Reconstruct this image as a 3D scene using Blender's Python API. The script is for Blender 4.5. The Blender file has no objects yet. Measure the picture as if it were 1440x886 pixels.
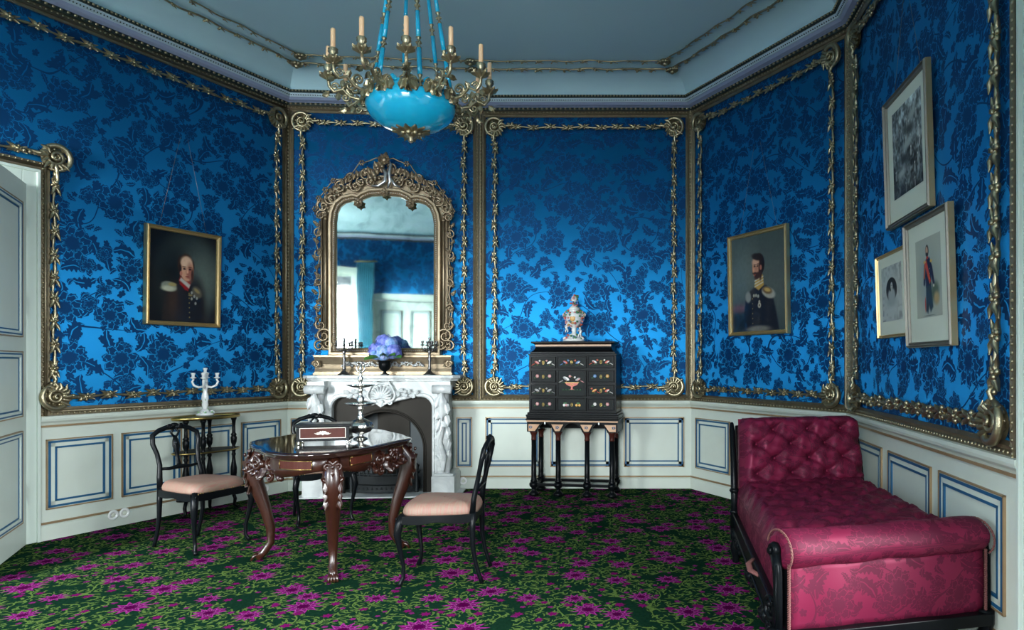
import bpy, math, random
import numpy as np
from mathutils import Vector, Matrix
random.seed(7); np.random.seed(7)
PI = math.pi
COL = bpy.context.scene.collection
H = 1.23; F = 950.0; CX = 860.0; CY = 510.0

# ------------------------------------------------------------------ mesh builder
class MB:
    def __init__(s): s.v=[]; s.f=[]; s.sm=[]; s.uv=None
    def add(s, vs, fs, sm=True, M=None):
        o=len(s.v)
        if M is not None: vs=[tuple(M@Vector(p)) for p in vs]
        s.v.extend([tuple(p) for p in vs]); s.f.extend([tuple(i+o for i in f) for f in fs]); s.sm.extend([sm]*len(fs))
    def box(s,x0,x1,y0,y1,z0,z1,M=None):
        vs=[(x,y,z) for x in (x0,x1) for y in (y0,y1) for z in (z0,z1)]
        s.add(vs,[(0,1,3,2),(4,6,7,5),(0,4,5,1),(2,3,7,6),(0,2,6,4),(1,5,7,3)],False,M)
    def hexa(s,b,t):   # 4 bottom, 4 top points
        s.add(list(b)+list(t),[(3,2,1,0),(4,5,6,7),(0,1,5,4),(1,2,6,5),(2,3,7,6),(3,0,4,7)],False)
    def grid(s,P,cu=False,cv=False,sm=True,M=None):
        n=len(P); m=len(P[0]); vs=[p for r in P for p in r]; fs=[]
        for i in range(n if cu else n-1):
            for j in range(m if cv else m-1):
                fs.append((i*m+j,((i+1)%n)*m+j,((i+1)%n)*m+(j+1)%m,i*m+(j+1)%m))
        s.add(vs,fs,sm,M)
    def tube(s,pts,rad,n=8,closed=False,flat=1.0,ref=None,M=None):
        pts=[Vector(p) for p in pts]; k=len(pts)
        if not hasattr(rad,'__len__'): rad=[rad]*k
        T=[]
        for i in range(k):
            a=pts[(i-1)%k] if (closed or i>0) else pts[i]; b=pts[(i+1)%k] if (closed or i<k-1) else pts[i]
            d=b-a; T.append(d.normalized() if d.length>1e-9 else Vector((0,0,1)))
        r=Vector(ref) if ref else (Vector((0,0,1)) if abs(T[0].z)<.9 else Vector((1,0,0)))
        N=(r-T[0]*r.dot(T[0])).normalized(); P=[]
        for i in range(k):
            if ref: N=Vector(ref)
            N=(N-T[i]*N.dot(T[i]))
            if N.length<1e-6: N=T[i].orthogonal()
            N.normalize(); B=T[i].cross(N); row=[]
            for j in range(n):
                a=2*PI*j/n; row.append(tuple(pts[i]+N*(math.cos(a)*rad[i]*flat)+B*(math.sin(a)*rad[i])))
            P.append(row)
        o=len(s.v); s.grid(P,cu=closed,cv=True,M=M)
        if not closed:
            e=o+(k-1)*n
            s.f.append(tuple(o+n-1-j for j in range(n))); s.sm.append(False)
            s.f.append(tuple(e+j for j in range(n))); s.sm.append(False)
    def lathe(s,prof,n=20,c=(0,0,0),M=None,ribs=0,ramp=0.0):
        P=[]
        for (r,z) in prof:
            row=[]
            for j in range(n):
                a=2*PI*j/n; q=r*(1+ramp*abs(math.sin(ribs*a/2))) if ribs else r
                row.append((c[0]+q*math.cos(a),c[1]+q*math.sin(a),c[2]+z))
            P.append(row)
        o=len(s.v); s.grid(P,cv=True,M=M)
        if prof[0][0]>1e-4: s.f.append(tuple(o+n-1-j for j in range(n))); s.sm.append(False)
        if prof[-1][0]>1e-4:
            e=o+(len(prof)-1)*n; s.f.append(tuple(e+j for j in range(n))); s.sm.append(False)
    def ell(s,c,r,n=8,m=5,M=None,R=None):
        if not hasattr(r,'__len__'): r=(r,r,r)
        P=[]
        for i in range(m+1):
            t=PI*i/m; row=[]
            for j in range(n):
                a=2*PI*j/n; v=Vector((r[0]*math.sin(t)*math.cos(a),r[1]*math.sin(t)*math.sin(a),r[2]*math.cos(t)))
                if R is not None: v=R@v
                row.append((c[0]+v.x,c[1]+v.y,c[2]+v.z))
            P.append(row)
        s.grid(P,cv=True,M=M)
    def leaf(s,b,d,nrm,L,w,curl=.3,M=None):
        """acanthus-like leaf: a ridged lobed blade from b along d, bulging along nrm"""
        b=Vector(b); d=Vector(d).normalized(); nn=Vector(nrm).normalized(); sd=d.cross(nn).normalized(); P=[]
        K=7
        for i in range(K+1):
            t=i/K; ww=w*math.sin(PI*min(1,t*.92+.06))**.8*(1+.22*math.cos(t*PI*6))
            c=b+d*(L*t*(1-.25*curl*t))+nn*(L*curl*(t*t*.9)+.004)
            row=[]
            for j in range(-2,3):
                q=j/2; row.append(tuple(c+sd*(ww*q)+nn*(w*.55*(1-abs(q))-w*.1)))
            P.append(row)
        for i in range(K,-1,-1):
            pass
        s.grid(P,M=M)
        Q=[[tuple(Vector(p)-nn*(.006+.12*w)) for p in r][::-1] for r in P]
        s.grid(Q,M=M)
    def spiral(s,c,ax,ay,r0,turns,rad,start=0,r1=None,n=7,seg=14,M=None,ky=1):
        """a C-scroll; ax, ay span its plane"""
        c=Vector(c); ax=Vector(ax); ay=Vector(ay); r1=r0*.18 if r1 is None else r1; K=max(6,int(abs(turns)*seg)); pts=[];R=[]
        for i in range(K+1):
            t=i/K; a=start+turns*2*PI*t; r=r0+(r1-r0)*t
            pts.append(c+ax*(r*math.cos(a))+ay*(r*math.sin(a))); R.append(rad*(1-.45*t))
        s.tube(pts,R,n,M=M); s.ell(pts[-1],rad*1.1,6,4,M=M)
    def prism(s,out,a,b,axis='z',sm=False,M=None):
        """outline (p,q) extruded from a to b; axis z: (p,q,h); axis y: (p,h,q)"""
        n=len(out)
        mk=(lambda p,h:(p[0],p[1],h)) if axis=='z' else (lambda p,h:(p[0],h,p[1]))
        vs=[mk(p,a) for p in out]+[mk(p,b) for p in out]
        o=len(s.v); s.add(vs,[(i,(i+1)%n,n+(i+1)%n,n+i) for i in range(n)],sm,M)
        s.f.append(tuple(o+i for i in range(n-1,-1,-1))); s.sm.append(False); s.f.append(tuple(o+n+i for i in range(n))); s.sm.append(False)
    def sweep(s,prof,path,closed=False,sm=False,M=None,up=(0,0,1),side=None):
        """profile (a,b): a along left normal in the path's plane, b along up"""
        pts=[Vector(p) for p in path]; k=len(pts); U=Vector(up); P=[]
        for i in range(k):
            a=pts[(i-1)%k] if (closed or i>0) else None; b=pts[(i+1)%k] if (closed or i<k-1) else None
            d1=(pts[i]-a).normalized() if a is not None else None; d2=(b-pts[i]).normalized() if b is not None else None
            if d1 is None: d1=d2
            if d2 is None: d2=d1
            n1=U.cross(d1).normalized(); n2=U.cross(d2).normalized(); mm=(n1+n2); mm=mm/max(.35,(1+n1.dot(n2)))
            P.append([tuple(pts[i]+mm*q[0]+U*q[1]) for q in prof])
        o=len(s.v); m=len(prof); s.grid(P,cu=closed,cv=True,sm=sm,M=M)
        if not closed:
            s.f.append(tuple(o+j for j in range(m))); s.sm.append(False)
            s.f.append(tuple(o+(k-1)*m+j for j in range(m-1,-1,-1))); s.sm.append(False)
    def obj(s,name,mat,parent=None,bevel=0,sub=0,fix=True,loc=None,wn=True):
        me=bpy.data.meshes.new(name); me.from_pydata(s.v,[],s.f)
        me.polygons.foreach_set('use_smooth',s.sm)
        if s.uv:
            ul=me.uv_layers.new(name='UVMap')
            idx=np.zeros(len(me.loops),dtype=np.int32); me.loops.foreach_get('vertex_index',idx)
            ul.data.foreach_set('uv',np.array(s.uv,dtype=np.float32)[idx].ravel())
        if fix:
            import bmesh
            bm=bmesh.new(); bm.from_mesh(me); bmesh.ops.recalc_face_normals(bm,faces=bm.faces); bm.to_mesh(me); bm.free()
        me.update(); me.materials.append(mat)
        o=bpy.data.objects.new(name,me); COL.objects.link(o)
        if parent is not None: o.parent=parent
        if loc is not None: o.location=loc
        if bevel:
            b=o.modifiers.new('bevel','BEVEL'); b.width=bevel; b.segments=2; b.limit_method='ANGLE'; b.angle_limit=math.radians(40)
        if sub:
            b=o.modifiers.new('sub','SUBSURF'); b.levels=sub; b.render_levels=sub
        return o

def split_objs(mb,name,mat,parent,eps=.004,**k):
    # every separate piece of the builder becomes a part of its own
    n=len(mb.v); par=list(range(n))
    def fd(a):
        while par[a]!=a: par[a]=par[par[a]]; a=par[a]
        return a
    for f in mb.f:
        for i in f[1:]: par[fd(i)]=fd(f[0])
    comp={}
    for i in range(n): comp.setdefault(fd(i),[]).append(i)
    boxes=[]
    for r,ix in comp.items():
        P=np.array([mb.v[i] for i in ix]); boxes.append([P.min(0)-eps,P.max(0)+eps,[r]])
    ch=True
    while ch:
        ch=False
        for i in range(len(boxes)):
            for j in range(i+1,len(boxes)):
                a,b=boxes[i],boxes[j]
                if (a[0]<=b[1]).all() and (b[0]<=a[1]).all():
                    boxes[i]=[np.minimum(a[0],b[0]),np.maximum(a[1],b[1]),a[2]+b[2]]; del boxes[j]; ch=True; break
            if ch: break
    out=[]
    for bx_ in boxes:
        rs=set(bx_[2]); ix=[i for i in range(n) if fd(i) in rs]; mp={i:q for q,i in enumerate(ix)}; m=MB()
        m.v=[mb.v[i] for i in ix]
        for f,sm in zip(mb.f,mb.sm):
            if f[0] in mp: m.f.append(tuple(mp[i] for i in f)); m.sm.append(sm)
        out.append(m.obj(name,mat,parent,**k))
    return out

def thing(name,label,cat,loc=(0,0,0),rotz=0,group=None,tilt=0):
    o=bpy.data.objects.new(name,None); COL.objects.link(o); o.location=loc
    o.rotation_euler=(tilt,0,rotz); o.empty_display_size=.1
    o['label']=label; o['category']=cat
    if group: o['group']=group
    return o
def dup(o,parent=None):
    c=o.copy(); COL.objects.link(c)
    if parent is not None: c.parent=parent
    for ch in list(o.children): dup(ch,c)
    return c
def struct(o): o['kind']='structure'; return o

# ------------------------------------------------------------------ materials
class NT:
    def __init__(s,name):
        s.m=bpy.data.materials.new(name); s.m.use_nodes=True; s.t=s.m.node_tree; s.n=s.t.nodes; s.b=s.n['Principled BSDF']
    def new(s,t,**k):
        x=s.n.new(t)
        for a,b in k.items(): setattr(x,a,b)
        return x
    def lk(s,a,b): s.t.links.new(a,b)
    def inp(s,sock,v):
        if isinstance(v,(int,float)): sock.default_value=v
        elif isinstance(v,(tuple,list)): sock.default_value=v if len(v)==len(sock.default_value) else tuple(v)+(1,)
        else: s.lk(v,sock)
    def M(s,op,a,b=None,c=None,clamp=False):
        x=s.new('ShaderNodeMath',operation=op,use_clamp=clamp); s.inp(x.inputs[0],a)
        if b is not None: s.inp(x.inputs[1],b)
        if c is not None: s.inp(x.inputs[2],c)
        return x.outputs[0]
    def V(s,op,a,b=None,scale=None):
        x=s.new('ShaderNodeVectorMath',operation=op); s.inp(x.inputs[0],a)
        if b is not None: s.inp(x.inputs[1],b)
        if scale is not None: s.inp(x.inputs['Scale'],scale)
        return x.outputs['Value'] if op in('LENGTH','DOT_PRODUCT') else x.outputs[0]
    def mix(s,f,a,b):
        x=s.new('ShaderNodeMix',data_type='RGBA'); s.inp(x.inputs[0],f); s.inp(x.inputs[6],a); s.inp(x.inputs[7],b); return x.outputs[2]
    def mixf(s,f,a,b):
        x=s.new('ShaderNodeMix',data_type='FLOAT'); s.inp(x.inputs[0],f); s.inp(x.inputs[2],a); s.inp(x.inputs[3],b); return x.outputs[0]
    def sep(s,v):
        x=s.new('ShaderNodeSeparateXYZ'); s.lk(v,x.inputs[0]); return x.outputs
    def comb(s,a,b,c=0.0):
        x=s.new('ShaderNodeCombineXYZ'); s.inp(x.inputs[0],a); s.inp(x.inputs[1],b); s.inp(x.inputs[2],c); return x.outputs[0]
    def noise(s,v,sc,det=3,dist=0,rough=.5,dim='3D',col=False):
        x=s.new('ShaderNodeTexNoise',noise_dimensions=dim); s.inp(x.inputs['Vector'],v); x.inputs['Scale'].default_value=sc; x.inputs['Detail'].default_value=det
        x.inputs['Distortion'].default_value=dist; x.inputs['Roughness'].default_value=rough; return x.outputs['Color' if col else 'Fac']
    def ramp(s,f,stops):
        x=s.new('ShaderNodeValToRGB'); s.lk(f,x.inputs[0]); e=x.color_ramp.elements
        while len(e)<len(stops): e.new(.5)
        for i,(p,c) in enumerate(stops): e[i].position=p; e[i].color=tuple(c)+(1,) if len(c)==3 else c
        return x.outputs[0]
    def bump(s,h,dist=.002,st=.5,node=None):
        x=s.new('ShaderNodeBump'); s.inp(x.inputs['Height'],h); x.inputs['Distance'].default_value=dist; x.inputs['Strength'].default_value=st
        s.lk(x.outputs[0],(node or s.b).inputs['Normal']); return x
    def tc(s,w='Object'): return s.new('ShaderNodeTexCoord').outputs[w]
    def smooth(s,x,lo,hi):
        y=s.new('ShaderNodeMapRange',interpolation_type='SMOOTHSTEP'); s.inp(y.inputs[0],x); s.inp(y.inputs[1],lo); s.inp(y.inputs[2],hi); return y.outputs[0]
    # cell flowers -------------------------------------------------
    def cells(s,vec,sc,rnd=1.0,off=(0,0,0)):
        v=s.V('ADD',s.V('SCALE',vec,scale=float(sc)),off)
        x=s.new('ShaderNodeTexVoronoi',voronoi_dimensions='2D'); s.lk(v,x.inputs['Vector']); x.inputs['Scale'].default_value=1; x.inputs['Randomness'].default_value=rnd
        loc=s.V('SUBTRACT',v,x.outputs['Position']); c=s.sep(x.outputs['Color'])
        return loc,c
    def polar(s,loc,rot):
        p=s.sep(loc); r=s.V('LENGTH',s.comb(p[0],p[1])); th=s.M('ADD',s.M('ARCTAN2',p[1],p[0]),rot); return r,th
    def flower(s,vec,sc,R=.36,n=8,rnd=.6,off=(0,0,0),amp=.2,rv=.25,drop=0.0,lines=True,spiky=False):
        """returns (mask, ring lines) of scattered many-petalled blossoms"""
        loc,c=s.cells(vec,sc,rnd,off); r,th=s.polar(loc,s.M('MULTIPLY',c[0],6.28))
        Rr=s.M('ADD',R*(1-rv),s.M('MULTIPLY',c[1],R*rv))
        lob=s.M('ABSOLUTE',s.M('COSINE',s.M('MULTIPLY',th,n/2)))
        lob2=s.M('COSINE',s.M('MULTIPLY',th,n*3))
        edge=s.M('MULTIPLY',Rr,s.M('ADD',s.M('ADD',1-amp*1.4,s.M('MULTIPLY',s.M('POWER',lob,.7),amp*1.4)),s.M('MULTIPLY',lob2,.035)))
        if spiky: edge=s.M('MULTIPLY',Rr,s.M('SUBTRACT',1.08,s.M('MULTIPLY',s.M('POWER',s.M('ABSOLUTE',s.M('SINE',s.M('MULTIPLY',th,n/2))),.8),.48)))
        q=s.M('DIVIDE',r,edge)
        mask=s.M('LESS_THAN',q,1.0)
        if drop>0: mask=s.M('MULTIPLY',mask,s.M('GREATER_THAN',c[2],drop))
        ring=None
        if lines:
            # petal outlines: second tier of petals + veins
            lobi=s.M('ABSOLUTE',s.M('SINE',s.M('MULTIPLY',th,n/2)))
            e2=s.M('MULTIPLY',Rr,s.M('ADD',.42,s.M('MULTIPLY',lobi,.22)))
            tier=s.M('ADD',s.M('MULTIPLY',q,2.7),s.M('MULTIPLY',s.M('ABSOLUTE',s.M('SINE',s.M('MULTIPLY',s.M('ADD',th,s.M('MULTIPLY',s.M('FLOOR',s.M('MULTIPLY',q,2.7)),.6)),n/2+.0))),-.45))
            l1=s.M('MULTIPLY',s.M('LESS_THAN',s.M('FRACT',tier),.13),s.M('GREATER_THAN',q,.22))
            l2=s.M('MULTIPLY',s.M('LESS_THAN',lob,.13),s.M('GREATER_THAN',q,.62))
            l3=s.M('MULTIPLY',s.M('LESS_THAN',s.M('ABSOLUTE',s.M('SINE',s.M('MULTIPLY',th,n*1.5))),.10),s.M('MULTIPLY',s.M('GREATER_THAN',q,.34),s.M('LESS_THAN',q,.55)))
            ring=s.M('MULTIPLY',s.M('MAXIMUM',s.M('MAXIMUM',l1,l2),l3),mask)
        return mask,ring,q
    def leaves(s,vec,sc,L=.42,w=.17,rnd=.9,off=(0,0,0),drop=0.0):
        loc,c=s.cells(vec,sc,rnd,off); a=s.M('MULTIPLY',c[0],6.28); p=s.sep(loc); ca=s.M('COSINE',a); sa=s.M('SINE',a)
        x=s.M('ADD',s.M('MULTIPLY',p[0],ca),s.M('MULTIPLY',p[1],sa)); y=s.M('SUBTRACT',s.M('MULTIPLY',p[1],ca),s.M('MULTIPLY',p[0],sa))
        y=s.M('ADD',y,s.M('MULTIPLY',s.M('MULTIPLY',x,x),.8))
        t=s.M('DIVIDE',x,L); wd=s.M('MULTIPLY',s.M('SUBTRACT',1.0,s.M('MULTIPLY',t,t)),s.M('ADD',w,s.M('MULTIPLY',s.M('COSINE',s.M('MULTIPLY',x,38)),w*.22)))
        m=s.M('LESS_THAN',s.M('ABSOLUTE',y),wd); vein=s.M('LESS_THAN',s.M('ABSOLUTE',y),.018)
        if drop>0: m=s.M('MULTIPLY',m,s.M('GREATER_THAN',c[2],drop))
        return m,s.M('MULTIPLY',m,vein)

def simple(name,col,rough=.5,metal=0,spec=.5,coat=0,bumpsc=0,bd=.001,var=0,sheen=0,vsc=6):
    t=NT(name); b=t.b
    b.inputs['Base Color'].default_value=tuple(col)+(1,); b.inputs['Roughness'].default_value=rough; b.inputs['Metallic'].default_value=metal
    b.inputs['Specular IOR Level'].default_value=spec; b.inputs['Coat Weight'].default_value=coat; b.inputs['Coat Roughness'].default_value=.08
    if sheen: b.inputs['Sheen Weight'].default_value=sheen
    co=t.tc()
    n=t.noise(co,vsc,4)
    v=max(var,.04)
    t.lk(t.mix(n,tuple(c*(1-v) for c in col),tuple(min(1,c*(1+v)) for c in col)),b.inputs['Base Color'])
    if bumpsc: t.bump(t.noise(co,bumpsc,3),bd,.6)
    return t.m

def mk_damask(name,ground,pat,rg,rp,mg,mp,uvs=1.0,aniso=0):
    t=NT(name); b=t.b; uv=t.tc('UV')
    if uvs!=1: uv=t.V('SCALE',uv,scale=float(uvs))
    wob=t.V('SCALE',t.V('SUBTRACT',t.noise(uv,3.0,1,col=True),(.5,.5,.5)),scale=.10)
    v=t.V('ADD',uv,wob)
    wo2=t.V('SCALE',t.V('SUBTRACT',t.noise(uv,11.0,1,col=True),(.5,.5,.5)),scale=.035)
    v2=t.V('ADD',t.V('ADD',uv,t.V('SCALE',wob,scale=.7)),wo2)
    f1,r1,_=t.flower(v2,2.6,R=.36,n=9,rnd=.42,amp=.22)
    f2,r2,_=t.flower(v2,3.9,R=.27,n=6,rnd=.75,off=(3.7,9.1,0),amp=.28)
    l1,w1=t.leaves(v2,5.2,.46,.20,.9,(1.3,2.2,0)); l2,w2=t.leaves(v2,10.5,.42,.17,.95,(7.3,5.2,0),drop=.3)
    f3,r3,_=t.flower(v2,9.0,R=.27,n=5,rnd=.9,off=(11.,4.,0),amp=.3,drop=.45)
    st=t.M('LESS_THAN',t.M('ABSOLUTE',t.M('SUBTRACT',t.noise(v,1.7,0,dim='2D'),.5)),.005)
    sm=t.M('MAXIMUM',t.M('MAXIMUM',t.M('MULTIPLY',l1,t.M('SUBTRACT',1.0,w1)),t.M('MULTIPLY',l2,t.M('SUBTRACT',1.0,w2))),t.M('MAXIMUM',f3,st))
    m2=t.M('MAXIMUM',t.M('SUBTRACT',f2,r2,clamp=True),t.M('MULTIPLY',sm,t.M('SUBTRACT',1.0,f2)))
    mask=t.M('MAXIMUM',t.M('SUBTRACT',f1,r1,clamp=True),t.M('MULTIPLY',m2,t.M('SUBTRACT',1.0,f1)))
    fib=t.noise(t.V('MULTIPLY',uv,(18,700,1)),1,2,dim='2D')
    lar=t.noise(uv,1.3,2,dim='2D')
    g=t.mix(lar,tuple(c*.88 for c in ground),tuple(c*1.1 for c in ground))
    t.lk(t.mix(mask,g,pat),b.inputs['Base Color'])
    t.lk(t.mixf(mask,rg,rp),b.inputs['Roughness']); t.lk(t.mixf(mask,mg,mp),b.inputs['Metallic'])
    b.inputs['Specular IOR Level'].default_value=.2
    if aniso:
        t.lk(t.mixf(mask,aniso,0.3),b.inputs['Anisotropic']); tg=t.new('ShaderNodeTangent',direction_type='UV_MAP',uv_map='UVMap'); t.lk(tg.outputs[0],b.inputs['Tangent'])
    t.bump(t.M('ADD',t.M('MULTIPLY',fib,.35),mask),.0006,.35)
    return t.m

def mk_carpet():
    t=NT('floral_carpet'); b=t.b; uv=t.tc('UV')
    v=t.V('ADD',uv,t.V('SCALE',t.V('SUBTRACT',t.noise(uv,24,1,col=True),(.5,.5,.5)),scale=.012))
    F1,r1,q1=t.flower(v,3.7,R=.38,n=11,rnd=.7,amp=.34,rv=.40,drop=.10,spiky=True)
    F2,r2,q2=t.flower(v,7.6,R=.24,n=7,rnd=.95,off=(5.2,1.7,0),amp=.25,drop=.45,lines=False,spiky=True)
    F3,_,_=t.flower(v,13.,R=.22,n=5,rnd=1,off=(2.2,8.7,0),amp=.3,drop=.72,lines=False)
    l1,w1=t.leaves(v,15,.46,.10,1,(3,1,0),drop=.1); l2,w2=t.leaves(v,22,.46,.10,1,(6,4,0),drop=.1); l3,w3=t.leaves(v,31,.46,.11,1,(9,2,0),drop=.3)
    st=t.M('LESS_THAN',t.M('ABSOLUTE',t.M('SUBTRACT',t.noise(v,4.6,0,dim='2D'),.5)),.012)
    gn=t.noise(v,5,1,dim='2D')
    green=t.M('MAXIMUM',t.M('MAXIMUM',l1,st),t.M('MAXIMUM',l2,l3))
    green=t.M('MULTIPLY',green,t.M('GREATER_THAN',gn,.38))
    nn=t.noise(uv,60,2,dim='2D')
    base=t.mix(nn,(.003,.014,.008),(.008,.030,.016))
    gc=t.mix(nn,(.035,.070,.016),(.12,.185,.045))
    c=t.mix(green,base,gc)
    c=t.mix(F3,c,(.13,.012,.09)); c=t.mix(F2,c,(.12,.005,.07))
    fl=t.mix(t.smooth(q1,.35,1.0),(.055,.001,.035),(.19,.010,.135))
    c=t.mix(F1,c,fl); c=t.mix(t.M('MULTIPLY',r1,.7),c,(.38,.09,.28))
    t.lk(c,b.inputs['Base Color']); b.inputs['Roughness'].default_value=.95; b.inputs['Specular IOR Level'].default_value=.0
    t.bump(t.noise(uv,420,2,dim='2D'),.002,.4)
    return t.m

MT={}
MT['wallfab']=mk_damask('blue_silk_damask',(.012,.200,.460),(.0022,.050,.160),.52,.58,.93,.50,1.0,aniso=.92)
MT['redfab']=mk_damask('ruby_silk_damask',(.165,.012,.042),(.085,.006,.024),.44,.6,.2,.0,1.45)
MT['carpet']=mk_carpet()
MT['cream']=simple('cream_paint',(.56,.62,.55),.42,bumpsc=5,bd=.001,var=.06)
MT['casing']=simple('pale_green_paint',(.54,.62,.56),.4,var=.05)
MT['blueline']=simple('blue_line_paint',(.008,.085,.19),.5)
MT['goldline']=simple('worn_gilt_line',(.32,.22,.12),.45,.4,var=.3)
MT['gilt']=simple('aged_gilding',(.38,.33,.21),.34,.9,bumpsc=60,bd=.003,var=.3,vsc=14)
MT['giltstrip']=simple('gilt_border',(.24,.20,.13),.42,.8,bumpsc=90,bd=.002,var=.3,vsc=20)
MT['mirrorgilt']=simple('silvered_gilding',(.30,.235,.155),.40,.8,bumpsc=50,bd=.003,var=.35,vsc=12)
MT['silverleaf']=simple('silver_leaf',(.62,.62,.60),.3,.9,var=.2)
MT['frame']=simple('frame_gilding',(.62,.46,.22),.40,.85,var=.2,bumpsc=30,bd=.0008)
MT['silverframe']=simple('silver_frame',(.22,.21,.18),.5,.7,var=.25)
MT['ceil']=simple('ceiling_blue_paint',(.42,.64,.72),.8,var=.04,vsc=1.5)
MT['lav']=simple('lavender_paint',(.26,.32,.47),.7)
MT['pale']=simple('pale_blue_paint',(.42,.55,.62),.7)
MT['darkbead']=simple('dark_green_bead',(.02,.035,.03),.5,.2)
MT['plaster']=simple('plaster',(.5,.5,.48),.8)
MT['ebony']=simple('ebonised_wood',(.003,.004,.005),.30,spec=.12,coat=.03,var=.4)
MT['marble']=None
MT['iron']=simple('cast_iron',(.018,.022,.024),.5,.5,bumpsc=60,bd=.001)
MT['steel']=simple('blackened_steel',(.022,.020,.017),.5,.3,spec=.1,bumpsc=8,bd=.001,var=.25,vsc=4)
MT['brick']=simple('firebox_lining',(.045,.055,.06),.6,.2,var=.3)
MT['silver']=simple('polished_silver',(.62,.60,.55),.24,1,var=.1)
MT['darksilver']=simple('tarnished_silver',(.20,.20,.20),.28,1,var=.3)
MT['brass']=simple('brass',(.50,.36,.12),.28,1,var=.2)
MT['candle']=simple('ivory_candle',(.80,.52,.30),.5)
MT['seat']=None
MT['porc']=simple('white_porcelain',(.80,.82,.80),.12,coat=.5)
MT['glass']=None

def t_marble():
    t=NT('white_marble'); co=t.tc(); n=t.noise(co,2.2,6,1.4,.6)
    a=t.ramp(n,[(.38,(.60,.63,.62)),(.5,(.47,.50,.50)),(.55,(.60,.63,.62))]); t.lk(a,t.b.inputs['Base Color']); t.b.inputs['Roughness'].default_value=.28
    return t.m
MT['marble']=t_marble()
def t_wood(name,a,b_,rough,coat):
    t=NT(name); co=t.V('MULTIPLY',t.tc(),(6,6,1.2)); n=t.noise(co,6,5,1.2,.6)
    t.lk(t.mix(n,a,b_),t.b.inputs['Base Color']); t.b.inputs['Roughness'].default_value=rough; t.b.inputs['Coat Weight'].default_value=coat; t.b.inputs['Coat Roughness'].default_value=.05
    t.bump(n,.0006,.3); return t.m
MT['mahog']=t_wood('carved_mahogany',(.008,.0025,.0018),(.042,.011,.005),.32,.35)
MT['panelwood']=t_wood('figured_rosewood',(.030,.006,.005),(.070,.017,.010),.45,.0)
MT['darktop']=t_wood('polished_rosewood_top',(.008,.004,.004),(.022,.009,.006),.07,1.0)
MT['panelwood'].node_tree.nodes['Principled BSDF'].inputs['Specular IOR Level'].default_value=.15
def t_seat():
    t=NT('worn_pink_silk'); co=t.tc(); n=t.noise(co,9,4,.6); n2=t.noise(t.V('MULTIPLY',co,(2,30,2)),6,3)
    c=t.mix(n,(.19,.125,.09),(.27,.19,.14)); c=t.mix(t.smooth(n2,.42,.62),c,(.25,.12,.095)); t.lk(c,t.b.inputs['Base Color']); t.b.inputs['Roughness'].default_value=.6
    t.bump(n2,.003,.5); return t.m
MT['seat']=t_seat()
def t_opal():
    t=NT('turquoise_opaline_glass'); b=t.b; b.inputs['Base Color'].default_value=(.008,.42,.66,1); b.inputs['Roughness'].default_value=.14
    b.inputs['Subsurface Weight'].default_value=.25; b.inputs['Subsurface Radius'].default_value=(.02,.05,.06); b.inputs['Coat Weight'].default_value=.6
    n=t.noise(t.tc(),4,3); t.lk(t.mix(n,(.006,.36,.62),(.012,.46,.70)),b.inputs['Base Color']); return t.m
MT['opal']=t_opal()
def t_mirror():
    t=NT('old_mirror_glass'); b=t.b; b.inputs['Metallic'].default_value=1; b.inputs['Roughness'].default_value=.03
    n=t.noise(t.tc(),7,5,.5); t.lk(t.ramp(n,[(.25,(.34,.42,.42)),(.5,(.58,.68,.66)),(.8,(.70,.78,.76))]),b.inputs['Base Color'])
    t.bump(t.noise(t.tc(),2.2,1),.02,.04); return t.m
MT['mirror']=t_mirror()
def t_pane():
    t=NT('window_pane'); t.n.remove(t.b); out=[x for x in t.n if x.type=='OUTPUT_MATERIAL'][0]
    a=t.new('ShaderNodeBsdfTransparent'); g=t.new('ShaderNodeBsdfGlossy'); g.inputs['Roughness'].default_value=.02; mx=t.new('ShaderNodeMixShader'); mx.inputs[0].default_value=.06
    t.lk(a.outputs[0],mx.inputs[1]); t.lk(g.outputs[0],mx.inputs[2]); t.lk(mx.outputs[0],out.inputs[0]); return t.m
MT['pane']=t_pane()
def t_attr(name,rough=.35,coat=.3):
    t=NT(name); a=t.new('ShaderNodeAttribute'); a.attribute_name='paint'; t.lk(a.outputs['Color'],t.b.inputs['Base Color']); t.b.inputs['Roughness'].default_value=rough; t.b.inputs['Coat Weight'].default_value=coat
    return t.m
MT['oil']=t_attr('oil_paint'); MT['print']=t_attr('printed_paper',.6,.25)
MT['mat']=simple('passe_partout',(.62,.66,.55),.7); 

# ------------------------------------------------------------------ room plan
A=Vector((-3.115,6.49)); B=Vector((-1.295,6.63)); C=Vector((.789,6.63)); D=Vector((1.768,4.954))
YR=-.9
R1=Vector((A.x-.4526*(A.y-YR),YR)); R2=Vector((D.x-.0758*(D.y-YR),YR))
POLY=[R1,A,B,C,D,R2]; NW=6
WN=['wall_left','wall_back_left','wall_back','wall_back_right','wall_right','wall_rear']
ZC=3.97; ZS0=.86; ZS1=3.69
class Wall:
    def __init__(s,i):
        s.i=i; s.p=POLY[i]; q=POLY[(i+1)%NW]; s.L=(q-s.p).length; s.u=(q-s.p)/s.L; s.n=Vector((s.u.y,-s.u.x)); s.a=math.atan2(s.u.y,s.u.x)
    def pt(s,u,d,z): p=s.p+s.u*u+s.n*d; return (p.x,p.y,z)
    def pu(s,px,d=0):
        k=(px-CX)/F; p=s.p+s.n*d; return (k*p.y-p.x)/(s.u.x-k*s.u.y)
    def pz(s,px,py,d=0):
        u=s.pu(px,d); Y=(s.p+s.u*u+s.n*d).y; return H+(CY-py)*Y/F
W=[Wall(i) for i in range(NW)]
def corner(i,d):
    i%=NW; w0=W[(i-1)%NW]; w1=W[i]; m=(w0.n+w1.n)/(1+w0.n.dot(w1.n)); return POLY[i]+m*d
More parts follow.
